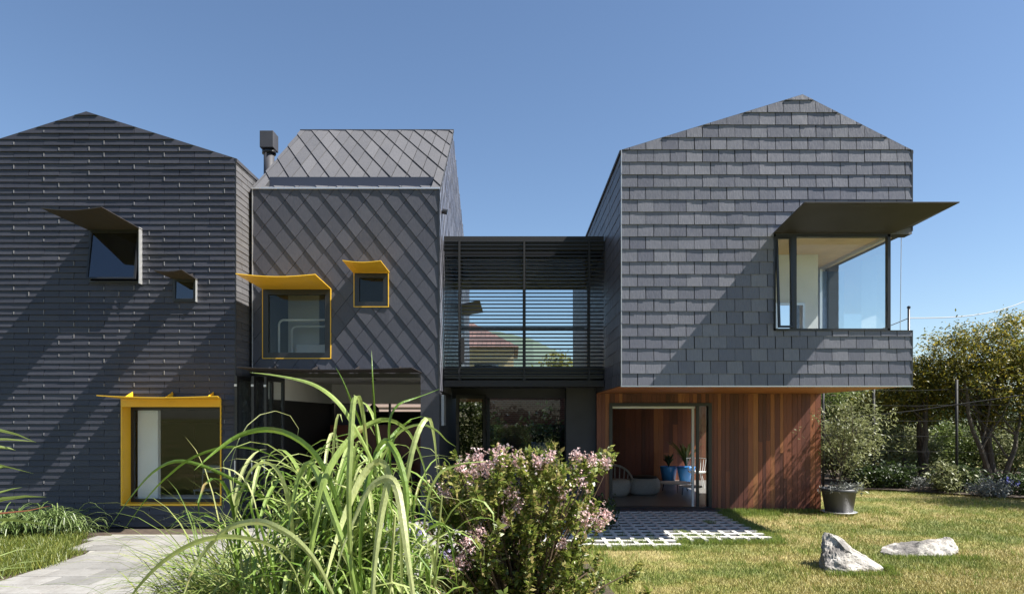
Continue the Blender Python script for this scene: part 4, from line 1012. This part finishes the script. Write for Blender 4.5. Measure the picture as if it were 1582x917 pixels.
# ============================================================ ROCKS
rm = mat('pale_granite', (.42, .4, .37), .9)
n1 = ntex(rm, coords(rm), 6, 8, .7); n2 = ntex(rm, coords(rm), 2.2, 5, .6); n3 = ntex(rm, coords(rm), 70, 3)
c = ramp(rm, n1, [(.3, (.13, .12, .11)), (.46, (.4, .37, .33)), (.7, (.56, .53, .48))])
c = mixc(rm, .8, c, ramp(rm, n2, [(.44, (.25, .25, .27)), (.53, (1, 1, 1))]), 'MULTIPLY')
c = mixc(rm, .4, c, ramp(rm, n3, [(.35, (.4, .4, .4)), (.6, (1, 1, 1))]), 'MULTIPLY')
L(rm, c, bsdf(rm).inputs['Base Color']); bump(rm, n1, .9, .03)
import bmesh
def rock(label, pts, seed, amp, name='garden_rock'):
    bm = bmesh.new()
    for p in pts: bm.verts.new(p)
    bmesh.ops.convex_hull(bm, input=bm.verts)
    bmesh.ops.triangulate(bm, faces=bm.faces)
    for _ in range(4): bmesh.ops.subdivide_edges(bm, edges=bm.edges, cuts=1, use_grid_fill=True)
    bm.normal_update()
    for v_ in bm.verts:
        q = v_.co*3+Vector((seed, 0, 0)); v_.co += v_.normal*(noise.noise(q)*amp+noise.noise(q*3)*amp*.6+abs(noise.noise(q*8))*amp*.5)
    me = bpy.data.meshes.new(name); bm.to_mesh(me); bm.free()
    c = Vector(np.mean([tuple(v_.co) for v_ in me.vertices], 0)); c.z = 0
    for v_ in me.vertices: v_.co -= c
    return tag(finish(me, name, rm, None, tuple(c)), label, 'rock', 'pale rocks on the lawn')
def Gz(px_, py_, d): return W(px_, py_, d)
d1 = 9.1
A = [W(1268, 862, 9.2), W(1266, 838, 9.3), W(1272, 822, 9.35), W(1282, 821, 9.3), W(1300, 832, 9.3), W(1362, 878, 9.0), W(1276, 874, 8.95), W(1308, 882, 8.85), W(1305, 846, 9.0), W(1330, 868, 9.6), W(1290, 850, 9.7), W(1350, 882, 9.0)]
A += [Vector((p.x, p.y, -.08)) for p in (A[0], A[5], A[6], A[7], A[9], A[10])]
rock('upright wedge-shaped pale rock standing on the lawn, nearer the paving', A, 3, .045)
B2 = [W(1362, 843, 10.3), W(1362, 853, 10.1), W(1400, 840, 10.4), W(1430, 836, 10.3), W(1455, 829, 10.2), W(1472, 833, 10.2), W(1478, 848, 10.1), W(1470, 858, 9.95), W(1420, 857, 9.95), W(1380, 856, 10.0), W(1460, 838, 10.7), W(1400, 845, 10.7)]
B2 += [Vector((p.x, p.y, -.08)) for p in (B2[1], B2[6], B2[7], B2[8], B2[10], B2[11])]
rock('long low pale rock lying on the lawn to the right of the wedge rock', B2, 9, .05)

# ============================================================ FOREGROUND GRASSES
def arc(o, az, el, ln_, sag, n=9):
    """arching leaf: start o, azimuth, elevation, length, sag"""
    p = Vector(o); out = [p.copy()]; e = el; st = ln_/(n-1)
    for i in range(n-1):
        p = p+Vector((math.cos(az)*math.cos(e), math.sin(az)*math.cos(e), math.sin(e)))*st; out.append(p.copy())
        e -= sag*(i+1)/n*2/(n-1)*1.6
    return out
def wprof(wmax, n=9): return [wmax*x for x in (.45, .7, .9, 1, 1, .9, .7, .42, .03)][:n]
cg = thing('reed_clump', 'tall broad-leaved reed clump in the foreground, right of the finer grass', 'ornamental grass', (-.95, 3.7, 0), 'tall grasses in the foreground')
mb = MB(); cu_ = MB()
hero = [  # pixel polylines of single leaves standing at depth d, width in m
    ([(470, 930), (482, 840), (500, 745), (530, 690), (565, 658), (600, 648), (632, 668), (655, 720), (668, 800)], 3.5, .05),
    ([(546, 930), (541, 850), (539, 760), (542, 680), (546, 622), (553, 611), (561, 640), (568, 700), (572, 720)], 3.4, .042),
    ([(622, 930), (620, 850), (624, 770), (636, 700), (650, 658), (663, 646), (670, 670), (674, 705), (676, 735)], 3.6, .04),
    ([(610, 800), (575, 712), (548, 660), (528, 628), (505, 606), (480, 592), (450, 584), (415, 578), (386, 575)], 3.5, .035),
    ([(560, 930), (540, 850), (520, 770), (490, 705), (450, 672), (410, 663), (370, 672), (335, 695), (300, 726)], 3.6, .05),
    ([(575, 930), (580, 860), (590, 790), (600, 735), (586, 712), (560, 735), (535, 790), (515, 850), (500, 910)], 3.3, .06),
    ([(640, 930), (630, 860), (622, 800), (612, 750), (596, 738), (570, 755), (548, 800), (525, 860), (510, 930)], 3.2, .055),
    ([(585, 930), (590, 820), (588, 740), (584, 690), (580, 650), (578, 620), (576, 590), (575, 565), (574, 540)], 3.7, .016),
    ([(590, 930), (588, 820), (578, 740), (568, 690), (558, 655), (545, 625), (535, 600), (527, 582), (518, 566)], 3.7, .018),
    ([(600, 930), (604, 840), (605, 760), (602, 700), (602, 650), (615, 625), (640, 615), (660, 608), (680, 600)], 3.7, .028),
    ([(646, 930), (650, 850), (657, 800), (664, 760), (680, 730), (700, 720), (720, 715), (742, 713), (755, 712)], 3.9, .02),
    ([(600, 900), (640, 840), (665, 815), (680, 808), (690, 815), (698, 840), (702, 870), (705, 890), (706, 905)], 3.6, .02),
    ([(530, 900), (560, 800), (580, 730), (600, 690), (620, 665), (650, 655), (675, 665), (690, 680), (705, 690)], 3.8, .02),
    ([(470, 930), (455, 880), (430, 850), (400, 835), (350, 828), (300, 838), (250, 868), (210, 910), (190, 940)], 3.3, .04),
    ([(520, 930), (490, 870), (460, 835), (430, 815), (400, 805), (360, 812), (330, 835), (300, 875), (280, 930)], 3.2, .045),
    ([(500, 800), (470, 740), (440, 715), (400, 695), (350, 690), (300, 705), (265, 730), (230, 765), (190, 820)], 3.9, .024),
    ([(480, 860), (440, 800), (400, 765), (360, 740), (310, 718), (270, 712), (235, 730), (200, 770), (165, 820)], 4.0, .03),
    ([(555, 940), (540, 870), (520, 810), (505, 770), (492, 735), (478, 715), (462, 735), (450, 790), (440, 850)], 3.4, .05),
    ([(640, 930), (628, 820), (628, 760), (618, 715), (606, 690), (595, 680), (580, 700), (572, 740), (565, 790)], 3.5, .045),
    ([(560, 930), (556, 860), (560, 800), (566, 750), (580, 705), (600, 682), (614, 665), (625, 655), (636, 650)], 3.6, .045),
    ([(445, 930), (452, 860), (450, 800), (440, 750), (425, 722), (405, 714), (385, 730), (370, 770), (360, 820)], 3.7, .035),
]
def smoothp(P_, wv, k=3):
    n = len(P_); out = []; ww = []
    for i in range(n-1):
        p0, p1, p2, p3 = P_[max(i-1, 0)], P_[i], P_[i+1], P_[min(i+2, n-1)]
        for j in range(k):
            u = j/k; out.append(.5*((2*p1)+(p2-p0)*u+(2*p0-5*p1+4*p2-p3)*u*u+(3*p1-p0-3*p2+p3)*u**3)); ww.append(wv[i]+(wv[i+1]-wv[i])*u)
    return out+[P_[-1]], ww+[wv[-1]]
def hero_blade(mb, Q, wq):
    rx, rz_ = random.uniform(-.5, .5), random.uniform(-.2, .6); v = []; n = len(Q); a_ = random.uniform(-.5, .5); tw_ = random.uniform(-.9, .9)
    for i, p in enumerate(Q):
        t = (Q[min(i+1, n-1)]-Q[max(i-1, 0)]).normalized(); s_ = t.cross(Vector((rx, 1, rz_))).normalized(); nn = s_.cross(t)
        an = a_+tw_*i/n; sd = s_*math.cos(an)+nn*math.sin(an); n2 = sd.cross(t)
        v += [p-sd*wq[i]/2, p-n2*wq[i]*.16, p+sd*wq[i]/2]
    mb.add(v, [f for i in range(n-1) for f in ((i*3, i*3+1, i*3+4, i*3+3), (i*3+1, i*3+2, i*3+5, i*3+4))])
for pts, d, wd in hero:
    n = len(pts); P_ = []
    for i, (a, b) in enumerate(pts):
        P_.append(W(a, b, d+.18*math.sin(i*.55+wd*90)-.02*i))
    # continue each leaf down to its cane
    Q_, wq = smoothp(P_, wprof(wd*.68)); hero_blade(mb, Q_, wq)
    p = P_[0]; cu_.tube([(p.x*.5-.5, 3.75, 0), (p.x*.8-.2, (p.y+3.75)/2, .55), (p.x, p.y, p.z+.02)], [.011, .01, .008], 6)
for k_ in range(125):
    r0 = min(.34, abs(random.gauss(0, .2))); a0 = random.uniform(0, 6.28)
    bx, by = -.98+r0*math.cos(a0)*1.35, 4.0+r0*math.sin(a0)*1.4
    lx, ly = max(-.16, min(.12, random.gauss(-.02, .08))), random.gauss(-.02, .1); H = random.uniform(.95, 1.72)
    top = Vector((bx+lx*H, by+ly*H, H)); cu_.tube([(bx, by, 0), (bx+lx*H*.4, by+ly*H*.4, H*.5), top], [.012, .01, .006], 5)
    for j in range(8):
        t = random.uniform(.35, 1); o_ = Vector((bx, by, 0)).lerp(top, t); az = random.uniform(0, 6.28)
        mb.blade(arc(o_, az, R(random.uniform(48, 84)), random.uniform(.4, .85), random.uniform(1.0, 2.8)), wprof(random.uniform(.012, .03)), fold=.2)
mb.build('leaves', M['cane'], cg); cu_.build('canes', M['cane'], cg)
dm_ = MB()
for k_ in range(120):
    az = random.uniform(0, 6.28); dm_.blade(arc((-.98+random.gauss(0, .25), 4.0+random.gauss(0, .2), random.uniform(.1, 1.1)), az, R(random.uniform(-30, 60)), random.uniform(.3, .6), random.uniform(1.5, 3.2)), wprof(random.uniform(.01, .02)), fold=.3)
dm_.build('dry_leaves', M['dead'], cg)

fg = thing('fine_reed_clump', 'finer arching grass clump in the foreground, left of the broad-leaved reeds', 'ornamental grass', (-2.0, 5.0, 0), 'tall grasses in the foreground')
mb = MB()
for k_ in range(1900):
    r0 = abs(random.gauss(0, .26)); a0 = random.uniform(0, 6.28)
    bx, by = -1.78+r0*math.cos(a0)*1.0, 5.0+r0*math.sin(a0)*.8
    az = a0+random.gauss(0, .9); ln_ = random.uniform(.9, 1.65)
    mb.blade(arc((bx, by, .0), az, R(random.uniform(68, 90)), ln_, random.uniform(.8, 2.3)), wprof(random.uniform(.008, .02)), fold=.2)
for k_ in range(60):
    az = random.uniform(0, 6.28)
    mb.blade(arc((-1.95+random.gauss(0, .25), 5.0+random.gauss(0, .2), .4), az, R(random.uniform(60, 86)), random.uniform(1.2, 1.75), random.uniform(.5, 1.9)), wprof(random.uniform(.006, .012)), fold=.2)
mb.build('leaves', M['reed'], fg)
# seed heads of the reed: dangling tuft over the path
# flax at left edge
fx = thing('flax_plant', 'flax plant with long stiff leaves reaching in from the left edge', 'plant', (-4.6, 4.9, 0))
mb = MB(); mr = MB()
for (pts, wd, red) in [([(-160, 760), (-100, 700), (-50, 672), (0, 664), (28, 671), (56, 683)], .03, 0), ([(-150, 740), (-80, 690), (-20, 678), (10, 678), (35, 680), (56, 682)], .02, 0), ([(-150, 760), (-80, 710), (-30, 692), (0, 690), (14, 692), (24, 695)], .03, 0),
      ([(-150, 780), (-80, 735), (-30, 716), (0, 718), (25, 724), (52, 731)], .018, 0), ([(-150, 850), (-80, 800), (-30, 772), (0, 760), (18, 755), (34, 752)], .02, 0), ([(-160, 860), (-90, 810), (-40, 785), (5, 770), (40, 766), (72, 767)], .036, 0),
      ([(-160, 840), (-90, 812), (-40, 795), (5, 792), (45, 788), (80, 780)], .018, 1), ([(-150, 860), (-70, 820), (-20, 802), (20, 802), (60, 808), (95, 817)], .03, 0), ([(-150, 870), (-60, 840), (-20, 822), (0, 812), (15, 800), (28, 795)], .03, 0),
      ([(-160, 800), (-90, 760), (-40, 735), (-5, 722), (5, 720), (12, 722)], .04, 0)]:
    P_ = [W(a, b, 4.4+.15*i*.2) for i, (a, b) in enumerate(pts)]; q = [.7, .95, 1, .85, .5, .03]
    root_ = Vector((-4.6, 4.9, 0)); P_ = [root_, root_.lerp(P_[0], .6)+Vector((0, 0, .2))]+P_
    (mr if red else mb).blade(P_, [wd*.8, wd*.9]+[wd*x for x in q], fold=.2, side=(.1, -.6, 1))
for k_ in range(60):
    az = random.uniform(0, 6.28); mb.blade(arc((-4.75+random.gauss(0, .1), 4.9+random.gauss(0, .1), 0), az, R(random.uniform(55, 88)), random.uniform(1.0, 1.5), random.uniform(.4, 1.3)), wprof(random.uniform(.03, .05)), fold=.2)
mb.build('leaves', M['flax'], fx); mr.build('red_leaf', M['flaxred'], fx)
# strap-leaved clumps along the wall
def strap(label, x, y, n, h, m='strap', wd=.018, spread=.16):
    t = thing('strap_leaf_plant', label, 'plant', (x, y, .02), 'strap-leaved plants in the left garden bed'); mb = MB()
    for k_ in range(n):
        az = random.uniform(0, 6.28); mb.blade(arc((x+random.gauss(0, spread), y+random.gauss(0, spread*.8), .02), az, R(random.uniform(55, 88)), h*random.uniform(.7, 1.25), random.uniform(1.6, 3.2)), wprof(wd*random.uniform(.7, 1.2)), fold=.2)
    mb.build('leaves', M[m], t); return t
strap('strap-leaved clump beside the path, nearest the yellow window', -7.65, 11.4, 260, .8)
strap('strap-leaved clump in the bed, second from the path', -8.25, 11.2, 260, .8)
strap('strap-leaved clump in the middle of the left bed', -8.7, 10.6, 220, .7)
strap('strap-leaved clump at the left edge of the picture', -9.3, 11.2, 220, .75)
strap('strap-leaved clump at the left edge in front of the dark slates', -8.2, 9.9, 200, .6)
strap('small grassy tuft overhanging the path below the yellow window', -7.15, 11.35, 60, .4, 'strap', .012, .06)
strap('shorter strap-leaved clump behind the flax leaves', -7.9, 9.4, 160, .5)
# ground cover and short grass in the left bed (uncountable)
n = 52000
px_ = rng.uniform(-10, -6.0, n); py_ = rng.uniform(7.2, 11.3, n)
lim = np.where(py_ > 10.9, -6.95, np.where(py_ > 10.0, -6.75, np.where(py_ > 8.4, -6.2, -6.3)))-.02
k_ = px_ < lim+.07*np.sin(py_*5)+rng.normal(size=n)*.05; px_, py_ = px_[k_], py_[k_]; n = len(px_)
def grass(name, x, y, h, wd, m, z=None, lean=.5):
    n = len(x); a0 = rng.uniform(0, 6.28, n); t = rng.uniform(0, 6.28, n); hh = h*rng.uniform(.5, 1.3, n); z = np.zeros(n) if z is None else z
    dx, dy = np.cos(a0)*wd/2, np.sin(a0)*wd/2; lx, ly = np.cos(t)*hh*lean*rng.uniform(.2, 1, n), np.sin(t)*hh*lean*rng.uniform(.2, 1, n)
    V = np.stack([np.stack([x-dx, y-dy, z], 1), np.stack([x+dx, y+dy, z], 1), np.stack([x+lx+dx*.25, y+ly+dy*.25, z+hh], 1), np.stack([x+lx-dx*.25, y+ly-dy*.25, z+hh], 1)], 1).reshape(-1, 3)
    return fast(name, V, np.arange(4*n).reshape(-1, 4), m, kind='stuff')
tag(grass('ground_cover', px_, py_, .13, .012, leafmat('lime_ground_cover', [(.08, .12, .02), (.15, .19, .035), (.27, .27, .05)], .3), lean=.9), 'lime green low ground cover beside the path', 'ground cover')

# ============================================================ CREPE MYRTLE
cx, cy = .05, 5.7
cmy = thing('flowering_bush', 'crepe myrtle bush with pink flower clusters in the foreground', 'bush', (cx, cy, 0))
blobs = [(732, 768, 44, 36), (790, 732, 60, 30), (855, 740, 55, 36), (905, 732, 30, 14), (760, 790, 80, 50), (845, 800, 60, 45), (720, 800, 45, 30), (800, 850, 90, 55), (730, 870, 60, 45), (860, 870, 60, 40), (800, 920, 110, 50), (690, 905, 40, 30), (900, 800, 36, 18), (700, 780, 25, 16), (840, 935, 80, 50), (680, 765, 22, 14), (935, 716, 18, 10), (835, 712, 36, 12)]
cc = []; 
for (a, b, rx, ry) in blobs:
    for _ in range(int(rx*ry/75)+3):
        u_, v_ = random.gauss(0, .5), random.gauss(0, .5); d = cy+random.gauss(0, .28)
        cc.append(W(a+u_*rx, b+v_*ry, d))
for _ in range(60): cc.append((cx+random.gauss(0, .45), cy+random.gauss(0, .35), random.uniform(.15, .8)))
cc = np.array([tuple(c) for c in cc])
st = MB(); base = Vector((cx, cy, 0))
lp, ld = [], []
for c in cc:
    c = Vector(c); dirv = (c-base); dirv.z *= .7; dirv.normalize(); dirv = (dirv+Vector((random.gauss(0, .35), random.gauss(0, .35), random.uniform(.1, .8)))).normalized()
    L_ = random.uniform(.14, .26)
    st.tube([c-dirv*L_*.6, c+dirv*L_*.5], [.004, .002], 4, cap=False)
    for j in range(46):
        t = random.uniform(-.6, .5); lp.append(c+dirv*L_*t); ld.append(dirv*.7+Vector((random.gauss(0, 1), random.gauss(0, 1), random.gauss(.1, .6))))
V, Fq = leaves(np.array([tuple(p) for p in lp]), .052, .5, .2, .35, 0, np.array([tuple(p) for p in ld])); fast('foliage', V, Fq, M['myrtle'], cmy)
for c in cc[::3]:
    c = Vector(c); mid_ = base.lerp(c, .5)+Vector((random.gauss(0, .05), random.gauss(0, .05), .12)); st.tube([base+Vector((random.gauss(0, .05), random.gauss(0, .05), 0)), mid_, c], [.014, .009, .004], 5)
st.build('branches', M['brown_stem'], cmy)
for (a, b, s_) in [(688, 760, .8), (735, 708, 1.1), (750, 725, 1.2), (770, 712, 1.0), (775, 700, .9), (728, 735, .9), (715, 722, .7), (800, 712, .9), (850, 705, .7), (830, 712, .7), (893, 706, .8), (912, 710, .7), (900, 745, .8), (790, 760, 1.0), (800, 780, 1.0),
                   (908, 798, 1.1), (925, 800, 1.2), (938, 796, .7), (740, 828, 1.1), (722, 836, 1.0), (700, 872, .9), (715, 868, .9), (780, 805, .7), (865, 760, .7), (935, 714, .6), (870, 842, .6)]:
    d = cy-.35+random.uniform(-.15, .1); c = np.array(W(a, b, d)); k_ = int(52*s_)+5
    p = c+rng.normal(size=(k_, 3))*np.array([.034, .034, .042])*s_; V, Fq = leaves(np.repeat(p, 3, 0)+rng.normal(size=(k_*3, 3))*.006, .02, .9, .2); fast('flower_cluster', V, Fq, M['petal'], cmy)
# lilac flower and low plants in the central bed
lf = thing('lilac_flower_plant', 'lilac-flowered perennial between the reeds and the crepe myrtle', 'plant', (W(640, 840, 7.2).x, 7.2, .03))
mb = MB(); 
for a, b in ((635, 828), (645, 835), (652, 822), (630, 842), (690, 860)):
    e = W(a, b, 7.2); mb.tube([(e.x+.05, 7.25, .03), (e.x+.02, 7.22, e.z*.5), e], [.008, .006, .005], 5)
mb.build('stem', M['brown_stem'], lf)
p = np.array([tuple(W(a, b, 7.2)) for a, b in ((635, 825), (645, 832), (652, 820), (630, 838), (638, 818), (690, 858))]); p = np.repeat(p, 34, 0)+rng.normal(size=(204, 3))*.03
V, Fq = leaves(p, .035, .9); fast('flowers', V, Fq, M['lilac'], lf)
cc = np.array([W(645, 862, 7.25)])+rng.normal(size=(30, 3))*[.13, .1, .14]; V, Fq = leaves(clump_pts(cc, 14, .05), .08, .35); fast('foliage', V, Fq, M['dark'], lf)
for (a, d, lb) in ((660, 6.6, 'dark low plant between the reeds and the crepe myrtle'), (590, 7.4, 'dark low plant behind the broad-leaved reeds'), (700, 8.2, 'dark low plant behind the left side of the crepe myrtle'), (880, 6.6, 'dark low plant at the lawn side of the crepe myrtle')):
    x = W(a, 0, d).x; shrub('bed_plant', lb, 'plant', (x, d), .32, .28, .22, 50, 22, .07, M['dark'], 'low plants in the central bed', rad=.07)
shrub('bed_plant', 'dark shrub beside the timber room door behind the crepe myrtle', 'shrub', (W(925, 0, 12.2).x, 12.2), .28, .25, .3, 40, 24, .09, M['dark'], rad=.08)
# pale stone block by the middle door
sb = MB().box((-2.05, 10.3, .02), (-1.35, 10.95, .34)).build('stone_block', pm, bevel=.015); tag(sb, 'pale stone block between the reeds and the crepe myrtle', 'stone')

# ============================================================ LAWN BLADES
n = 330000
d = 7.2+(22-7.2)*rng.uniform(0, 1, n)**1.55; x = rng.uniform(-.1, .79, n)*d
keep = ((x > .65) | (d > 22)) & ~((d > 14.3) & (x < BX1+.05)) & ~((x < 4.28) & (d > 11.05)) & ~((x < 2.62) & (d > 10.5)) & (x < 17) & ~((x > 6.3) & (d > 19.3-np.maximum(0, x-10)*.85))
x, d = x[keep], d[keep]
lm = mat('lawn_blade', (.2, .2, .05), .6); c_ = lawncol(lm, 1.15); c_ = mixc(lm, .4, c_, ramp(lm, island(lm), [(0, (.14, .19, .03)), (.5, (.26, .27, .07)), (1, (.46, .4, .17))])); L(lm, c_, bsdf(lm).inputs['Base Color'])
z = np.full(len(x), -.02)
tag(grass('lawn_grass', x, d, .036, .008, lm, z, .8), 'short dry green and straw coloured lawn on the right', 'lawn')
# longer tufts along wall, paving edge and in paver cells
xs_, ys_ = [], []
def strip(x0, x1, y0, y1, n): xs_.append(rng.uniform(x0, x1, n)); ys_.append(rng.uniform(y0, y1, n))
strip(4.35, 6.7, 14.45, 14.78, 2600); strip(4.3, 5.6, 14.0, 14.7, 2200); strip(2.6, 4.4, 10.85, 11.12, 2400); strip(.8, 2.7, 10.3, 10.6, 2600); strip(4.2, 4.5, 11.1, 14.3, 2500); strip(.7, 1.4, 6.8, 10.4, 3000)
strip(4.4, 6.6, 9.0, 9.1, 10)
for cx0, cy0 in [(-.9+.235*i+.14, y_) for i in range(5, 22) for y_ in (11.2, 11.53, 10.87) if random.random() < .45 and y_ > px_front(-.9+.235*i)+.1]: strip(cx0-.07, cx0+.07, cy0-.08, cy0+.1, 60)
for cx0, cy0 in ((2.75, 11.3), (3.0, 11.4), (3.3, 11.3), (1.6, 10.75), (2.0, 10.9), (2.3, 10.8), (2.9, 11.8), (3.7, 12.9), (3.9, 11.4), (1.2, 11.0)): strip(cx0-.1, cx0+.12, cy0-.12, cy0+.12, 320)
a_, b_ = np.concatenate(xs_), np.concatenate(ys_)
tx = rng.uniform(.9, 12, 900); ty = rng.uniform(7.2, 17, 900); kk = ~((tx < 4.4) & (ty > 10.3)) & ~((ty > 14.6) & (tx < 6.8)); tx, ty = tx[kk], ty[kk]
a_ = np.concatenate([a_, np.repeat(tx, 16)+rng.normal(size=len(tx)*16)*.05]); b_ = np.concatenate([b_, np.repeat(ty, 16)+rng.normal(size=len(tx)*16)*.05])
for (rx0, rx1, ry_) in ((4.0, 4.95, 8.72), (4.9, 5.0, 9.0), (5.45, 6.7, 9.72)):
    n_ = 700; a_ = np.concatenate([a_, rng.uniform(rx0, rx1, n_)]); b_ = np.concatenate([b_, rng.normal(ry_, .05, n_)])
tag(grass('long_grass', a_, b_, .075, .009, leafmat('long_grass_blade', [(.12, .19, .03), (.2, .27, .05), (.3, .33, .08)], .3), np.full(len(a_), -.02), .6), 'longer green grass fringing the paving and timber wall', 'grass')

# hedge behind the camera, mirrored in the glass doors
for x, lb in ((-7, 'tall green hedge behind the camera, left part'), (0, 'tall green hedge behind the camera, centre part'), (7, 'tall green hedge behind the camera, right part')):
    shrub('hedge', lb, 'hedge', (x, -7), 3.6, .8, 1.2, 220, 20, .28, M['dark'], stem=True, rad=.3)

for x, y, lb in ((15.5, 12.0, 'clipped hedge outside the right edge, nearest the lawn rocks'), (15.8, 8.6, 'clipped hedge outside the right edge, closest to the camera')):
    shrub('hedge', lb, 'hedge', (x, y), 1.0, 2.0, 1.6, 200, 24, .22, M['mid'], rad=.28)
